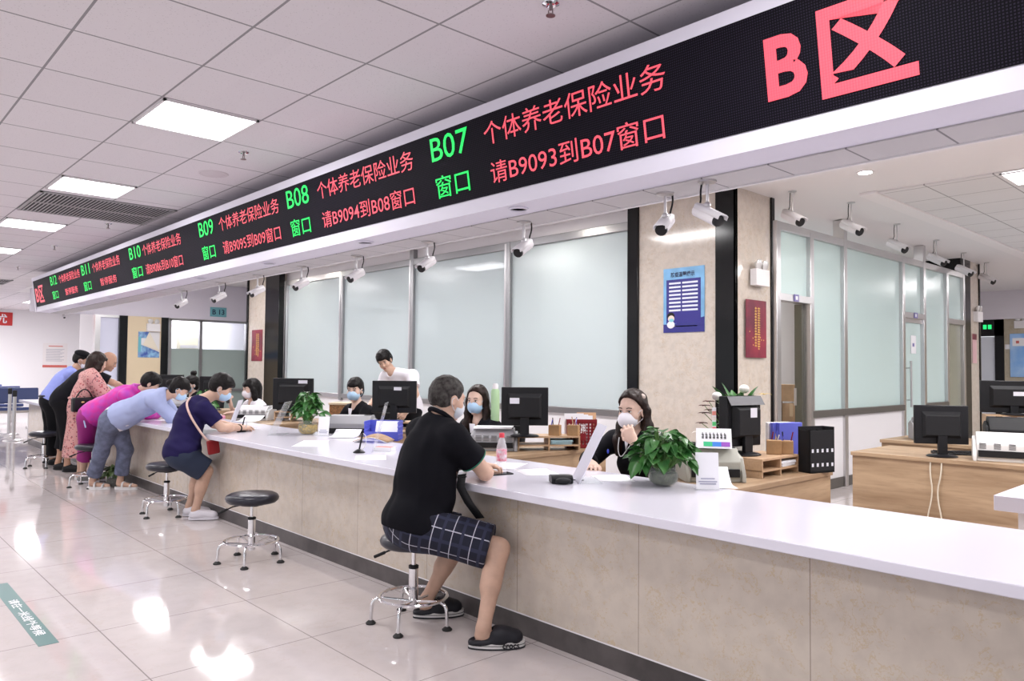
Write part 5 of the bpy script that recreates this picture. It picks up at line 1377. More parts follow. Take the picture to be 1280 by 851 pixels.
def shirt(root, J, mat, g=1.0, off=.013, sleeve=(.55, .55), hem=.0, h=.007, wr=.004, seed=0, name='shirt', belly=0, bust=0, hemdir=None, neck=True, loose=.0, wf=26, hip=0):
    F = Field(); torso(F, J, g, off, belly=belly, bust=bust)
    if hip:
        hr = unit(V3(J['hR'])-V3(J['hL'])); a_ = unit(V3(J['C'])-V3(J['P'])); hf = unit(np.cross(a_, hr)); F.ell(V3(J['P'])+a_*.02, V3((.180, .140, .12))*g+off+hip, np.stack([hr, hf, np.cross(hr, hf)], 1), .05)
    P, Ch = V3(J['P']), V3(J['C']); ax = unit(Ch-P)
    if loose: F.ell(lerp(P, Ch, .2), V3((.165, .13, .2))*g+loose, np.stack(body_frame(J), 1), .05)
    for S_, fr in zip(('R', 'L'), sleeve):
        s, e, w_ = V3(J['s'+S_]), V3(J['e'+S_]), V3(J['w'+S_])
        if fr <= 1:
            en = lerp(s, e, fr); d = unit(e-s)
            F.cone(s, e, .060*g+off, .052*g+off, .03, cut=(en, d))
        else:
            F.cone(s, e, .055*g+off, .047*g+off, .03); en = lerp(e, w_, fr-1); d = unit(w_-e)
            F.cone(e, w_, .047*g+off, .034*g+off*.8, .02, cut=(en, d))
    N = V3(J['N']); r, f, u = body_frame(J)
    if neck: F.cone(N+u*.06+f*.03, N-u*.005+f*.035, .075*g, .06*g, .02, sub=True)
    clips = [(P+ax*hem, -ax if hemdir is None else hemdir)]
    return sdf_obj(name, F.mesh(h, clips, wr, wf, 0, seed), mat, root, 1)
def trousers(root, J, mat, g=1.0, off=.012, leg=1.6, h=.008, wr=.004, seed=1, name='trousers', top=.10, flare=0):
    """leg: 0-1 ends on the thigh, 1-2 ends on the shin"""
    F = Field(); P, Ch = V3(J['P']), V3(J['C']); ax = unit(Ch-P)
    hr = unit(V3(J['hR'])-V3(J['hL'])); hf = unit(np.cross(ax, hr)); hR = np.stack([hr, hf, np.cross(hr, hf)], 1)
    F.ell(P, V3((.170, .125, .12))*g+off, hR, .05); F.ell(P+ax*.06, V3((.150, .112, .10))*g+off, hR, .05)
    uv = []
    for S_ in ('R', 'L'):
        hp, kn, an = V3(J['h'+S_]), V3(J['k'+S_]), V3(J['a'+S_])
        if leg <= 1:
            F.cone(hp, kn, .090*g+off, .066*g+off+flare, .05, cut=(lerp(hp, kn, leg), unit(kn-hp)))
        else:
            F.cone(hp, kn, .088*g+off, .060*g+off, .05); F.cone(kn, an, .058*g+off, .044*g+off+flare, .04, cut=(lerp(kn, an, leg-1), unit(an-kn)))
    return sdf_obj(name, F.mesh(h, [(P+ax*top, ax)], wr, 24, 0, seed), mat, root, 1)
def shoe(root, an, toe, mat, sole, h=.005, low=True, L=.26):
    """a closed shoe around the foot, flat on the floor, with its sole as a sub-part"""
    an = V3(an); toe = V3(toe); d = V3((toe[0]-an[0], toe[1]-an[1], 0)); d = unit(d); sd = np.cross(d, [0, 0, 1])
    z0 = toe[2]-.03
    heel = V3((an[0], an[1], z0))-d*.06
    F = Field()
    F.cone(heel+d*.045+V3((0, 0, .04)), heel+d*(L-.055)+V3((0, 0, .036)), .042, .044, .02, flat=((0, 0, 1), .85))
    F.ell(heel+d*.07+V3((0, 0, .055)), (.045, .042, .045), np.stack([d, sd, [0, 0, 1]], 1), .03)
    F.ell(heel+d*.13+V3((0, 0, .055)), (.07, .042, .03), np.stack([d, sd, [0, 0, 1]], 1), .03)
    s = sdf_obj('shoe', F.mesh(h, [((0, 0, z0+.018), (0, 0, -1)), ((0, 0, z0+.09), (0, 0, 1))]), mat, root, 1)
    m = MB(); pts = []
    for i in range(24):
        a = 2*PI*i/24; x = math.cos(a); y = math.sin(a)
        c = heel+d*(L/2)+d*x*(L/2)+sd*y*(.040+.008*x); pts.append(tuple(c-V3(root.location)))
    o = [(p[0], p[1]) for p in pts]
    zz = z0-root.location[2]
    m.prism(o, 2, zz, zz+.022); m.build('sole', sole, s)
    return s, heel, d, sd, z0
def person(label, loc): return thing('person', label, 'person', loc)
def tube_obj(name, pts, r, mat, root, parent=None, seg=8, smooth=2):
    o = V3(root.location); return MB().tube([tuple(V3(p)-o) for p in pts], r, seg, smooth=smooth).build(name, mat, parent or root)
# ------------------------------------------------------------------ the people
CLBLK = pmat('black polo knit', (.006, .006, .009), .8, spec=.12, bump=.15, bscale=500)
CLNAVY = pmat('navy jersey', (.016, .012, .060), .75, spec=.12)
CLSUIT = pmat('black suit cloth', (.007, .007, .010), .7, spec=.12)
CLWHT = pmat('white cotton', (.78, .76, .82), .75)
CLBLUE = pmat('pale blue shirting', (.36, .41, .64), .75)
CLUNI = pmat('light blue uniform cloth', (.26, .31, .70), .7)
CLMAG = pmat('magenta silk', (.62, .02, .30), .5, noise=.7, nscale=14, col2=(.45, .05, .42))
CLMAG2 = pmat('plum cloth', (.28, .012, .17), .6)
CLDEN = pmat('grey blue denim', (.16, .18, .28), .8, noise=.4, nscale=16)
CLDRK = pmat('black trousers cloth', (.008, .008, .010), .7, spec=.12)
CLSHORT = pmat('dark denim shorts', (.020, .030, .062), .8)
def floral():
    m = pmat('pink floral cotton', (.55, .27, .26), .7); k = NT(m)
    pos = k.n('TexCoord').outputs['Object']
    v = k.n('TexVoronoi', {'Vector': pos, 'Scale': 27.0}); n = k.n('TexNoise', {'Vector': pos, 'Scale': 38.0, 'Detail': 3.0})
    c = k.mix(k.math('LESS_THAN', k.math('ADD', v.outputs['Distance'], k.math('MULTIPLY', n.outputs['Fac'], .5)), .55), (.56, .29, .27), (.36, .09, .10))
    c = k.mix(k.math('GREATER_THAN', n.outputs['Fac'], .62), c, (.12, .05, .07))
    k.t.links.new(c, k.b.inputs['Base Color']); return m
def plaid():
    m = pmat('navy plaid cotton', (.008, .009, .024), .8); k = NT(m)
    at_ = k.n('Attribute', attribute_name='weave'); xyz = k.n('SeparateXYZ', {0: at_.outputs['Vector']})
    n = k.n('TexNoise', {'Vector': k.n('TexCoord').outputs['Object'], 'Scale': 300.0})
    c = k.mix(0.0, (.008, .009, .024), (.008, .009, .024))
    for ax in (0, 1):
        c = k.mix(k.gridline(xyz.outputs[ax], .105, .052, .016), c, (.022, .026, .058))
        c = k.mix(k.gridline(xyz.outputs[ax], .105, .0, .0045), c, (.50, .50, .58))
    k.t.links.new(c, k.b.inputs['Base Color']); return m

# ---- the seated man in the black polo
man = person('seated person from behind in black polo and plaid shorts, writing at the counter', (-3.40, 2.40, 0))
J = dict(P=(-3.365, 2.40, .555), C=(-3.35, 2.49, .92), N=(-3.345, 2.545, 1.105), sR=(-3.16, 2.51, 1.02), sL=(-3.54, 2.57, 1.03),
         eR=(-3.125, 2.70, .83), wR=(-3.36, 2.88, .812), eL=(-3.62, 2.77, .835), wL=(-3.45, 2.95, .812),
         hR=(-3.29, 2.37, .555), hL=(-3.49, 2.42, .555), kR=(-2.955, 2.65, .455), kL=(-3.31, 2.69, .455), aR=(-2.895, 2.50, .10), aL=(-3.46, 2.565, .10), tR=(-2.80, 2.63, .035), tL=(-3.38, 2.695, .035))
H = Head((-3.335, 2.60, 1.228), (.12, .95, -.22), 0, 1.0)
build_body(man, J, H, SKIN, 1.04, .006, True, [dict(wr=J['wR'], d=(-.7, .7, .0), n=(0, .1, 1), thumb=-1, curl=.8), dict(wr=J['wL'], d=(.7, .6, .0), n=(0, .1, 1), thumb=1, curl=.9)], belly=.5, feet=True)
face_parts(H, man, HAIRG, False)
hair(H, man, HAIRG, 'short', .0045)
mask(H, man, pmat('pale grey mask', (.62, .66, .72), .7))
shirt(man, J, CLBLK, 1.12, .016, (.62, .62), -.035, .0065, .008, 3, 'polo_shirt', belly=1, wf=36, hip=-.003)
r_, f_, u_ = body_frame(J); N = V3(J['N'])
cr = MB(); q = []
for i in range(20):
    a = 2*PI*i/20; q.append(tuple(N-V3(man.location)+r_*.074*math.cos(a)+f_*(.070*math.sin(a)+.010)+u_*(.030-.024*math.sin(a))))
cr.tube(q, .0135, 8, True); col = cr.build('collar', CLBLK, man)
GRN = pmat('green piping', (.008, .15, .085), .6)
MB().tube([(p[0]*1.0, p[1], p[2]+.012) for p in q], .0025, 6, True).build('piping', pmat('grey piping', (.35, .36, .36), .6), col)
for S_ in ('R', 'L'):
    c = lerp(J['s'+S_], J['e'+S_], .615)-V3(man.location); d = unit(V3(J['e'+S_])-V3(J['s'+S_]))
    MB().ring(tuple(c), .0785, .0045, 32, tuple(d)).build('sleeve_band', GRN, man)
sh = trousers(man, J, plaid(), 1.05, .020, .90, .0065, .006, 4, 'plaid_shorts', .10, .030)
# weave coordinates run round and along the thighs
me = sh.data; n = len(me.vertices); co = np.empty(n*3, np.float32); me.vertices.foreach_get('co', co); co = co.reshape(-1, 3)+V3(man.location)
best = np.full(n, 9.); uvw = np.zeros((n, 3), np.float32)
for S_ in ('R', 'L'):
    a, b = V3(J['h'+S_]), V3(J['k'+S_]); d = unit(b-a); t = (co-a)@d; rad = co-a-t[:, None]*d
    e1 = unit(np.cross(d, [0, 0, 1])); e2 = np.cross(e1, d); ang = np.arctan2(rad@e1, rad@e2); dist = np.linalg.norm(rad, axis=1)
    m = dist < best; best[m] = dist[m]; uvw[m, 0] = ang[m]*.095; uvw[m, 1] = t[m]
at_ = me.attributes.new('weave', 'FLOAT_VECTOR', 'POINT'); at_.data.foreach_set('vector', uvw.ravel())
# clogs with a striped midsole band and raised letters
CLOG = pmat('black clog foam', (.010, .010, .016), .6); CLOGW = pmat('clog white band', (.72, .71, .70), .6)
for S_ in ('R', 'L'):
    an, to = V3(J['a'+S_]), V3(J['t'+S_]); d = unit((to[0]-an[0], to[1]-an[1], 0)); sd = np.cross(d, [0, 0, 1]); heel = V3((an[0], an[1], 0))-d*.075; L = .285; o = V3(man.location)
    F = Field()
    F.cone(heel+d*.15+V3((0, 0, .055)), heel+d*.225+V3((0, 0, .050)), .052, .050, .02, flat=((0, 0, 1), .8))
    F.ell(heel+d*.16+V3((0, 0, .075)), (.06, .045, .032), np.stack([d, sd, [0, 0, 1]], 1), .03)
    F.cone(heel+d*.04+V3((0, 0, .03)), heel+d*.16+V3((0, 0, .035)), .043, .05, .02, flat=((0, 0, 1), .6))
    F.ell(heel+d*.055+V3((0, 0, .085)), (.075, .031, .055), np.stack([d, sd, [0, 0, 1]], 1), .012, sub=True)
    s = sdf_obj('clog', F.mesh(.005, [((0, 0, .022), (0, 0, -1))]), CLOG, man, 1)
    def outline(k):
        q = []
        for i in range(36):
            a = 2*PI*i/36; c = heel+d*(L/2)+d*math.cos(a)*(L/2+k)+sd*math.sin(a)*(.050+.007*math.cos(a)+k)-o; q.append((c[0], c[1]))
        return q
    MB().prism(outline(.002), 2, 0, .008).build('outsole', CLOG, s)
    MB().prism(outline(0), 2, .008, .036).build('midsole', CLOGW, s)
    MB().prism(outline(.001), 2, .019, .022).build('stripe', CLOG, s)
    if S_ == 'R':
        p = heel+d*.165+sd*.0575-o
        text_mesh('lettering', 'crocs', CLOG, 1, (p[0], p[1], .0105), tuple(d), (0, 0, 1), s, .085, .023, .03, .0022)
# black shoulder bag strap with a steel buckle, hanging at his side
strap = MB(); o = V3(man.location)
pts = [(-3.155, 2.56, .83), (-3.16, 2.555, .76), (-3.12, 2.58, .68), (-3.07, 2.62, .60)]
P = [V3(p)-o for p in pts]; wv = V3((.020, .012, .004))
strap.add([tuple(p+s*wv) for p in P for s in (-1, 1)], [[2*i, 2*i+1, 2*i+3, 2*i+2] for i in range(3)])
st_ = strap.build('bag_strap', BLACK2, man, solid=.005)
b = V3((-3.155, 2.56, .835))-o
MB().tube([tuple(b+V3(p)) for p in ((-.026, -.014, -.022), (.026, .014, -.018), (.022, .012, .026), (-.028, -.014, .022))], .004, 6, True).build('buckle', CHROME, st_)

# ---- the person in navy, half sitting, signing
nv = person('person in navy t-shirt and dark shorts leaning on the counter to sign', (-7.05, 2.5, 0))
J = dict(P=(-7.06, 2.46, .60), C=(-7.13, 2.56, .94), N=(-7.12, 2.65, 1.085), sR=(-6.95, 2.62, 1.00), sL=(-7.30, 2.68, 1.01), eR=(-6.88, 2.75, .83), wR=(-6.97, 2.97, .81), eL=(-7.34, 2.86, .83), wL=(-7.18, 3.04, .81),
         hR=(-6.98, 2.45, .58), hL=(-7.15, 2.48, .58), kR=(-6.93, 2.64, .44), kL=(-7.12, 2.66, .44), aR=(-6.98, 2.57, .10), aL=(-7.19, 2.59, .10), tR=(-6.91, 2.69, .035), tL=(-7.12, 2.71, .035))
H = Head((-7.03, 2.80, 1.19), (.42, .80, -.45), 0, 1.0)
build_body(nv, J, H, SKIN, .98, .0065, True, [dict(wr=J['wR'], d=(-.25, .95, .0), n=(.3, 0, 1), thumb=-1, curl=1.1), dict(wr=J['wL'], d=(.6, .7, 0), n=(0, 0, 1), thumb=1, curl=.5)])
face_parts(H, nv, HAIRB, False); hair(H, nv, HAIRB, 'thick', .005, 2); mask(H, nv, MASKB)
shirt(nv, J, CLNAVY, .95, .018, (.72, .72), -.07, .007, .007, 5, 't_shirt', loose=.008, wf=48, hip=.012)
trousers(nv, J, CLSHORT, 1.0, .022, .92, .007, .004, 6, 'shorts', .10, .02)
for S_ in ('R', 'L'): shoe(nv, J['a'+S_], J['t'+S_], CLWHT, CLWHT, .006)
tube_obj('bag_strap', [(-7.22, 2.60, 1.10), (-7.10, 2.535, 1.098), (-7.02, 2.475, 1.05), (-6.935, 2.485, .945), (-6.895, 2.54, .835), (-6.845, 2.59, .743), (-6.835, 2.64, .70)], .010, pmat('pale pink strap', (.62, .42, .37), .5), nv)
bg = MB(); bg.box(tuple(V3((-6.835, 2.66, .665))-V3(nv.location)), (.03, .11, .13), rx=.15); bg.build('red_bag', pmat('red leather', (.26, .01, .015), .4), nv, bevel=.012)
c = V3((-6.965, 2.95, .81))-V3(nv.location); MB().ring(tuple(c), .030, .008, 24, (-.35, .9, 0)).build('wrist_watch', BLACK2, nv)

# ---- the bent person in pale blue shirt and grey jeans
bl = person('person bent over the counter in pale blue shirt, grey jeans and white sandals', (-9.25, 2.45, 0))
J = dict(P=(-9.05, 2.44, .80), C=(-8.72, 2.70, 1.005), N=(-8.56, 2.81, 1.09), sR=(-8.50, 2.66, 1.03), sL=(-8.79, 2.83, 1.04), eR=(-8.50, 2.86, .83), wR=(-8.75, 3.05, .81), eL=(-8.86, 3.0, .83), wL=(-8.95, 3.16, .81),
         hR=(-8.98, 2.36, .77), hL=(-9.14, 2.48, .77), kR=(-9.22, 2.35, .43), kL=(-9.16, 2.58, .44), aR=(-9.45, 2.33, .10), aL=(-9.25, 2.56, .10), tR=(-9.33, 2.46, .035), tL=(-9.13, 2.69, .035))
H = Head((-8.48, 2.92, 1.14), (.35, .72, -.60), 0, .98)
build_body(bl, J, H, SKIN, .94, .007, False, [dict(wr=J['wR'], d=(-.5, .8, 0), n=(0, 0, 1), thumb=-1, curl=.5), dict(wr=J['wL'], d=(-.2, .9, 0), n=(0, 0, 1), thumb=1, curl=.4)])
face_parts(H, bl, HAIRB, False); hair(H, bl, HAIRB, 'tied', .006, 3); mask(H, bl, MASKB, .005)
shirt(bl, J, CLWHT, .95, .012, (.3, .3), -.03, .008, .003, 8, 'white_undershirt', loose=.03)
shirt(bl, J, CLBLUE, .98, .022, (1.8, 1.8), .06, .008, .006, 7, 'shirt', loose=.03, wf=48)
trousers(bl, J, CLDEN, .98, .020, 1.80, .008, .005, 9, 'jeans', .08, .012)
SAND = pmat('white sandal', (.74, .72, .72), .5)
def sandal(root, an, to):
    an, to = V3(an), V3(to); d = unit((to[0]-an[0], to[1]-an[1], 0)); sd = np.cross(d, [0, 0, 1]); heel = V3((an[0], an[1], 0))-d*.06; o = V3(root.location); q = []
    for i in range(24):
        a = 2*PI*i/24; c = heel+d*.13+d*math.cos(a)*.13+sd*math.sin(a)*.045-o; q.append((c[0], c[1]))
    s = MB().prism(q, 2, 0, .026).build('sandal', SAND, root)
    for k, w_ in ((.19, .044), (.10, .040)):
        c = heel+d*k-o; MB().tube([tuple(c+sd*w_+V3((0, 0, .02))), tuple(c+sd*w_*.7+V3((0, 0, .075 if k < .15 else .055))), tuple(c-sd*w_*.7+V3((0, 0, .075 if k < .15 else .055))), tuple(c-sd*w_+V3((0, 0, .02)))], .011, 8, smooth=2).build('strap', SAND, s)
for S_ in ('R', 'L'): sandal(bl, J['a'+S_], J['t'+S_])

# ---- the bent person in magenta
pk = person('person bent over the counter in bright magenta top and plum trousers', (-9.9, 2.4, 0))
J = dict(P=(-9.80, 2.40, .80), C=(-9.47, 2.64, 1.03), N=(-9.31, 2.75, 1.115), sR=(-9.25, 2.60, 1.05), sL=(-9.53, 2.77, 1.06), eR=(-9.20, 2.83, .84), wR=(-9.38, 3.05, .81), eL=(-9.62, 2.95, .84), wL=(-9.65, 3.15, .81),
         hR=(-9.74, 2.33, .77), hL=(-9.89, 2.44, .77), kR=(-9.88, 2.36, .43), kL=(-9.98, 2.48, .43), aR=(-10.02, 2.36, .10), aL=(-10.12, 2.46, .10), tR=(-9.91, 2.49, .035), tL=(-10.01, 2.59, .035))
H = Head((-9.22, 2.85, 1.18), (.35, .80, -.5), 0, .98)
build_body(pk, J, H, SKIN, .95, .008, False, [dict(wr=J['wR'], d=(-.3, .9, 0), n=(0, 0, 1), thumb=-1, curl=.5), dict(wr=J['wL'], d=(.1, .9, 0), n=(0, 0, 1), thumb=1, curl=.5)])
face_parts(H, pk, HAIRB, False); hair(H, pk, HAIRB, 'thick', .006, 4)
shirt(pk, J, CLMAG, 1.0, .022, (1.5, 1.5), -.06, .008, .006, 11, 'silk_top', loose=.03, wf=48)
c = V3(J['N'])-V3(pk.location); MB().ring(tuple(c), .075, .02, 28, (.4, .6, .7)).build('collar', CLMAG, pk)
trousers(pk, J, CLMAG2, 1.0, .022, 1.45, .009, .004, 12, 'trousers', .06, .03)
tube_obj('drawstring', [(-9.72, 2.28, .86), (-9.66, 2.27, .78), (-9.60, 2.28, .68)], .008, CLBLUE, pk)
for S_ in ('R', 'L'): shoe(pk, J['a'+S_], J['t'+S_], pmat('grey slipper', (.2, .2, .2), .6), CLWHT, .008)

# ---- the person in the pink floral dress
fl = person('person in a pink floral dress standing with a black handbag', (-10.3, 2.45, 0))
J = dict(P=(-10.32, 2.40, .86), C=(-10.28, 2.46, 1.14), N=(-10.30, 2.50, 1.30), sR=(-10.10, 2.46, 1.24), sL=(-10.46, 2.48, 1.24), eR=(-10.03, 2.60, 1.0), wR=(-10.12, 2.82, .95), eL=(-10.55, 2.66, 1.02), wL=(-10.42, 2.86, .95),
         hR=(-10.24, 2.40, .84), hL=(-10.40, 2.40, .84), kR=(-10.26, 2.42, .45), kL=(-10.42, 2.42, .45), aR=(-10.30, 2.40, .09), aL=(-10.46, 2.44, .09), tR=(-10.24, 2.52, .035), tL=(-10.40, 2.56, .035))
H = Head((-10.38, 2.58, 1.425), (-.15, .95, -.30), 0, 1.0)
build_body(fl, J, H, SKIN, .95, .008, False, [dict(wr=J['wR'], d=(-.3, .9, -.1), n=(.5, 0, .8), thumb=-1, curl=.5), dict(wr=J['wL'], d=(.3, .9, -.1), n=(-.5, 0, .8), thumb=1, curl=.5)])
face_parts(H, fl, HAIRBR, True); hair(H, fl, HAIRBR, 'bob', .006, 5)
FLM = floral()
ds = Field(); torso(ds, J, 1.0, .02)
for S_ in ('R', 'L'):
    s, e = V3(J['s'+S_]), V3(J['e'+S_]); ds.cone(s, e, .085, .085, .04, cut=(lerp(s, e, .95), unit(e-s)))
ds.cone((-10.31, 2.40, .98), (-10.36, 2.41, .25), .155, .245, .05, cut=((0, 0, .27), (0, 0, -1)), flat=((0, 1, 0), .8))
sdf_obj('floral_dress', ds.mesh(.008, [((0, 0, .275), (0, 0, -1))], .010, 34, 0, 6, wdir=(1, 1, .12)), FLM, fl, 1)
tube_obj('sash', [(-10.32+.165*math.cos(a), 2.41+.145*math.sin(a), .99) for a in [2*PI*i/18 for i in range(19)]], .016, FLM, fl)
for S_ in ('R', 'L'): sandal(fl, J['a'+S_], J['t'+S_])
bg = MB(); bg.box(tuple(V3((-10.06, 2.36, .92))-V3(fl.location)), (.09, .26, .17), rz=.15); b_ = bg.build('handbag', BLACK, fl, bevel=.02)
tube_obj('handle', [(-10.06, 2.27, .99), (-10.05, 2.33, 1.10), (-10.05, 2.40, 1.10), (-10.06, 2.46, .99)], .008, BLACK, fl, b_)
bx = V3((-10.012, 2.34, .95))-V3(fl.location); MB().ell(tuple(bx), (.006, .02, .012)).build('clasp', pmat('gold clasp', (.7, .5, .2), .3, 1), b_)

# ---- the bald man in black
bk = person('balding person in black leaning far over the counter behind the floral dress', (-11.2, 2.45, 0))
J = dict(P=(-11.25, 2.40, .92), C=(-11.12, 2.60, 1.20), N=(-11.02, 2.73, 1.335), sR=(-10.90, 2.64, 1.27), sL=(-11.26, 2.70, 1.28), eR=(-10.83, 2.88, 1.16), wR=(-10.98, 3.08, 1.08), eL=(-11.35, 2.92, 1.06), wL=(-11.2, 3.1, .92),
         hR=(-11.17, 2.38, .90), hL=(-11.34, 2.42, .90), kR=(-11.16, 2.44, .49), kL=(-11.38, 2.46, .49), aR=(-11.12, 2.44, .10), aL=(-11.42, 2.40, .10), tR=(-11.04, 2.56, .035), tL=(-11.34, 2.53, .035))
H = Head((-10.97, 2.86, 1.44), (.45, .80, -.42), 0, 1.02)
build_body(bk, J, H, SKIN2, 1.02, .008, True, [dict(wr=J['wR'], d=(-.2, .9, -.4), n=(.2, .3, .9), thumb=-1, curl=.6), dict(wr=J['wL'], d=(.2, .9, -.3), n=(0, .3, .9), thumb=1, curl=.6)])
face_parts(H, bk, HAIRG, True); hair(H, bk, HAIRG, 'bald', .006, 6)
shirt(bk, J, CLSUIT, 1.04, .02, (.8, .8), -.12, .008, .006, 13, 't_shirt', loose=.03, wf=48)
trousers(bk, J, CLDRK, 1.02, .024, 1.55, .009, .005, 14, 'trousers', .08, .02)
for S_ in ('R', 'L'): shoe(bk, J['a'+S_], J['t'+S_], BLACK2, BLACK, .008)

# ---- the person in light blue uniform
gd = person('person in light blue uniform shirt and black cap leaning on the counter', (-12.2, 2.5, 0))
J = dict(P=(-12.12, 2.42, .88), C=(-12.06, 2.56, 1.17), N=(-12.0, 2.66, 1.32), sR=(-11.86, 2.60, 1.26), sL=(-12.22, 2.62, 1.26), eR=(-11.80, 2.78, 1.02), wR=(-11.95, 3.0, .93), eL=(-12.32, 2.84, 1.02), wL=(-12.15, 3.03, .93),
         hR=(-12.03, 2.42, .86), hL=(-12.21, 2.42, .86), kR=(-12.08, 2.47, .47), kL=(-12.27, 2.46, .47), aR=(-12.12, 2.46, .10), aL=(-12.34, 2.44, .10), tR=(-12.06, 2.59, .035), tL=(-12.28, 2.57, .035))
H = Head((-12.02, 2.76, 1.455), (.40, .85, -.30), 0, 1.02)
for k_ in J: J[k_] = (J[k_][0]+.08, J[k_][1], J[k_][2])
H.c = H.c+V3((.08, 0, 0))
build_body(gd, J, H, SKIN2, 1.0, .008, True, [dict(wr=J['wR'], d=(-.2, .9, -.2), n=(.2, .2, .9), thumb=-1, curl=.6), dict(wr=J['wL'], d=(.2, .9, -.2), n=(0, .2, .9), thumb=1, curl=.6)])
face_parts(H, gd, HAIRB, False); hair(H, gd, HAIRB, 'short', .006, 7); mask(H, gd, MASKW, .005)
F = Field(); H.e(F, (0, -.012, .085), (.092, .108, .055), .01); H.cn(F, (-.04, .085, .062), (.04, .085, .062), .022, .022, .02, flat=(H.d((0, 0, 1)), .3))
sdf_obj('cap', F.mesh(.006, [(H.w((0, 0, .052)), H.d((0, 0, -1)))]), CLDRK, gd, 1)
shirt(gd, J, CLUNI, 1.02, .018, (.75, .75), .02, .008, .005, 15, 'uniform_shirt', loose=.02, wf=48)
trousers(gd, J, CLDRK, 1.0, .022, 1.9, .009, .005, 16, 'trousers', .08, .015)
c = V3(J['P'])+V3((0, 0, .075)); tube_obj('belt', [c+V3((.165*math.cos(a), .135*math.sin(a), 0)) for a in [2*PI*i/18 for i in range(19)]], .018, BLACK, gd)
for S_ in ('R', 'L'): shoe(gd, J['a'+S_], J['t'+S_], BLACK, BLACK, .008)

# ---- clerks
def seated(hx, hy, hz, tw=0.0, lean=.03):
    """joints of a seated clerk facing the counter (-y); tw turns the shoulders"""
    c, s = math.cos(tw), math.sin(tw)
    def T(x, y, z): return (hx + x*c - y*s, hy + x*s + y*c, z)
    dz = hz-1.12
    return dict(P=T(0, .16, .54), C=T(0, .07+lean, .83+dz*.8), N=T(0, .035, .965+dz), sR=T(-.175, .05, .895+dz), sL=T(.175, .05, .895+dz), eR=T(-.235, -.09, .70+dz), eL=T(.235, -.09, .70+dz), wR=T(-.10, -.28, .79), wL=T(.10, -.28, .79),
                hR=T(-.09, .14, .53), hL=T(.09, .14, .53), kR=T(-.11, -.26, .50), kL=T(.11, -.26, .50), aR=T(-.11, -.24, .10), aL=T(.11, -.24, .10), tR=T(-.11, -.37, .035), tL=T(.11, -.37, .035))
def clerk(label, hx, hy, hz, fwd, hstyle, hmat, top, msk, h=.007, roll=0, tw=0, hands=None, k=1.0, n95=False, skin=SKIN3, edit=None, lapel=True, vf=1.0):
    r = person(label, (hx, hy+.15, 0)); J = seated(hx, hy, hz, tw)
    if edit: J.update(edit)
    H = Head((hx, hy, hz), fwd, roll, k)
    hd = hands or [dict(wr=J['wR'], d=(.5, -.8, 0), n=(0, 0, 1), thumb=-1, curl=.5), dict(wr=J['wL'], d=(-.5, -.8, 0), n=(0, 0, 1), thumb=1, curl=.5)]
    build_body(r, J, H, skin, .9, h, False, hd, bust=.5)
    face_parts(H, r, hmat, False); hair(H, r, hmat, hstyle, .005 if h < .007 else .006, int(hx*-10))
    if msk: mask(H, r, msk, .004, n95)
    if lapel:
        pass
    jk = shirt(r, J, top, .93, .018, (1.88, 1.88) if lapel else (.7, .7), -.05, .007, .004, 21, 'suit_jacket' if lapel else 'shirt', bust=.5, wf=48)
    if lapel:
        rr, ff, uu = body_frame(J); N = V3(J['N']); o = V3(r.location)
        v = [N+ff*.066-uu*.0+rr*.045, N+ff*.145-uu*.20, N+ff*.066-rr*.045, N+ff*.155-uu*.09]
        MB().add([tuple(p-o) for p in (N+ff*.092-uu*.015+rr*.036*vf, N+ff*.092-uu*.015-rr*.036*vf, N+ff*(.092+.05*vf)-uu*.16*vf)], [[0, 1, 2]]).build('shirt_front', CLWHT, r, solid=.004)
    trousers(r, J, CLDRK, .92, .015, 1.9, .010, .003, 22, 'trousers', .06, .01)
    for S_ in ('R', 'L'): shoe(r, J['a'+S_], J['t'+S_], BLACK, BLACK, .010)
    return r, J, H
E1 = dict(eL=(-2.83, 3.80, .80), wL=(-2.965, 3.79, .945), eR=(-3.40, 3.86, .78), wR=(-3.17, 3.62, .803), sR=(-3.325, 4.04, .915), sL=(-2.955, 4.01, .925))
c1, J, H = clerk('person in black suit and white cup mask, hand raised to the mask', -3.135, 3.99, 1.125, (.13, -.98, -.08), 'side', HAIRBR, CLSUIT, MASKW, .0052, 0, 0,
    [dict(wr=(-2.965, 3.79, .945), d=(-.62, .08, .78), n=(.35, -.90, .25), thumb=-1, curl=.75, s=1.0), dict(wr=(-3.17, 3.62, .803), d=(.70, -.62, -.08), n=(0, 0, 1), thumb=-1, curl=.45, s=.95)], 1.06, True, SKIN3, E1, True, .5)
o = V3(c1.location)
MB().ell(tuple(H.w((-.062, -.02, .085))-o), (.026, .026, .024)).build('hair_clip', pmat('pearl clip', (.62, .50, .45), .3, noise=.4, nscale=90), c1)
MB().ell(tuple(V3((-3.235, 3.865, .855))-o), (.009, .004, .016)).build('badge', pmat('blue badge', (.08, .12, .75), .3), c1)
tube_obj('lanyard', [(-3.17, 3.90, .95), (-3.15, 3.86, .87), (-3.12, 3.855, .82), (-3.08, 3.87, .88), (-3.06, 3.93, .95)], .003, GREYL, c1)
clerk('person in black suit and blue mask sitting behind the papers-topped grey printer', -4.885, 4.12, 1.125, (.38, -.92, -.08), 'long', HAIRBR, CLSUIT, MASKB, .0065, edit=dict(eL=(-4.75, 4.02, .81), wL=(-4.86, 3.86, .80), sL=(-4.73, 4.17, .90)))
clerk('person in black suit and blue mask with cropped fringe, behind the charcoal printer', -6.985, 4.2, 1.155, (.60, -.80, -.08), 'tied', HAIRB, CLSUIT, MASKB, .0065, k=1.02)
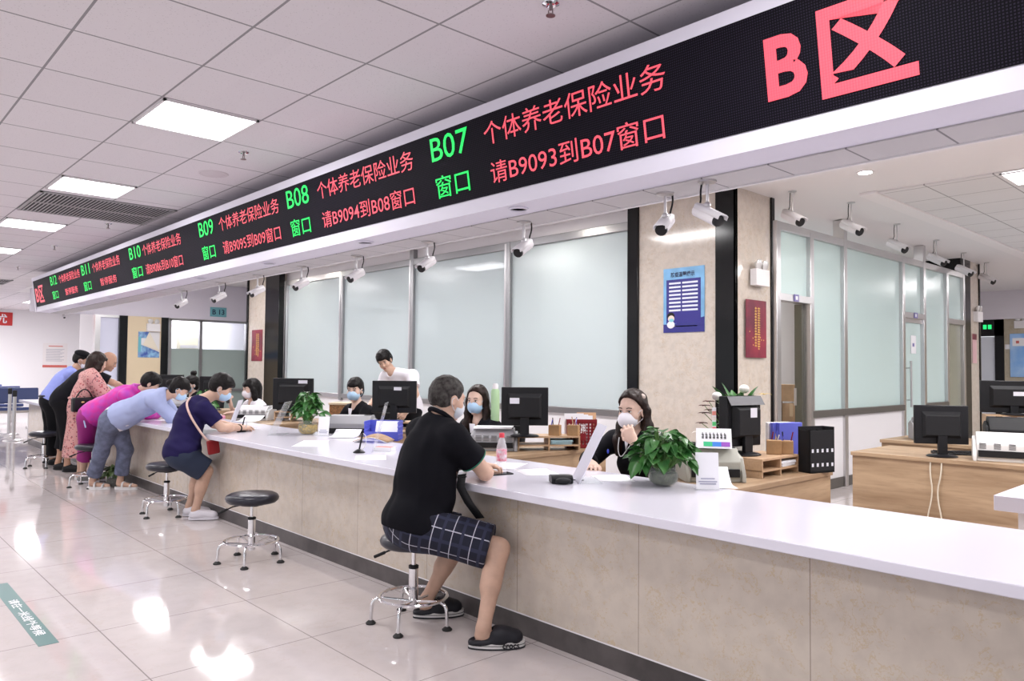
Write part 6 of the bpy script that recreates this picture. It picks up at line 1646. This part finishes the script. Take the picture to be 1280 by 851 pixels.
c4, J, H = clerk('person with shoulder-length hair in white blouse, holding a black receiver', -9.57, 4.2, 1.095, (-.05, -1, -.12), 'bob', HAIRB, CLWHT, MASKW, .007, lapel=False, k=1.08,
    hands=[dict(wr=(-9.62, 3.96, .88), d=(-.05, -.2, .9), n=(0, -.9, -.2), thumb=-1, curl=1.0), dict(wr=(-9.42, 3.92, .80), d=(-.5, -.8, 0), n=(0, 0, 1), thumb=1, curl=.5)], edit=dict(wR=(-9.62, 3.96, .88), wL=(-9.42, 3.92, .80)))
MB().cyl(tuple(V3((-9.60, 3.91, .92))-V3(c4.location)), tuple(V3((-9.66, 3.93, 1.06))-V3(c4.location)), .018, .026).build('receiver', BLACK, c4)
clerk('farthest person behind the counter, hair in a top bun, blue mask', -12.0, 4.3, 1.10, (.15, -1, -.15), 'bun', HAIRB, CLSUIT, MASKB, .008, k=1.1)
# ---- standing person in white T-shirt, looking down
wt = person('person in white v-neck t-shirt standing behind a monitor and looking down', (-7.75, 5.35, 0))
J = dict(P=(-7.72, 5.42, .88), C=(-7.70, 5.32, 1.17), N=(-7.80, 5.22, 1.355), sR=(-7.93, 5.20, 1.28), sL=(-7.50, 5.30, 1.30), eR=(-8.0, 5.12, 1.02), wR=(-7.93, 4.95, .90), eL=(-7.34, 5.24, 1.08), wL=(-7.27, 5.06, .90),
         hR=(-7.81, 5.42, .86), hL=(-7.63, 5.42, .86), kR=(-7.82, 5.40, .46), kL=(-7.62, 5.40, .46), aR=(-7.82, 5.44, .10), aL=(-7.62, 5.44, .10), tR=(-7.82, 5.31, .035), tL=(-7.62, 5.31, .035))
H = Head((-7.89, 5.16, 1.475), (.58, -.70, -.42), -.32, 1.04)
build_body(wt, J, H, SKIN, .93, .0065, False, [dict(wr=J['wR'], d=(.1, -.3, -.9), n=(-.9, 0, 0), thumb=-1, curl=.5), dict(wr=J['wL'], d=(-.1, -.5, -.8), n=(.9, 0, 0), thumb=1, curl=.5)])
face_parts(H, wt, HAIRB, True); hair(H, wt, HAIRB, 'thick', .005, 9)
shirt(wt, J, CLWHT, .96, .018, (.62, .62), -.06, .007, .005, 25, 't_shirt', loose=.02)
trousers(wt, J, CLDRK, .95, .016, 1.9, .010, .004, 26, 'trousers', .06)
for S_ in ('R', 'L'): shoe(wt, J['a'+S_], J['t'+S_], BLACK, BLACK, .010)
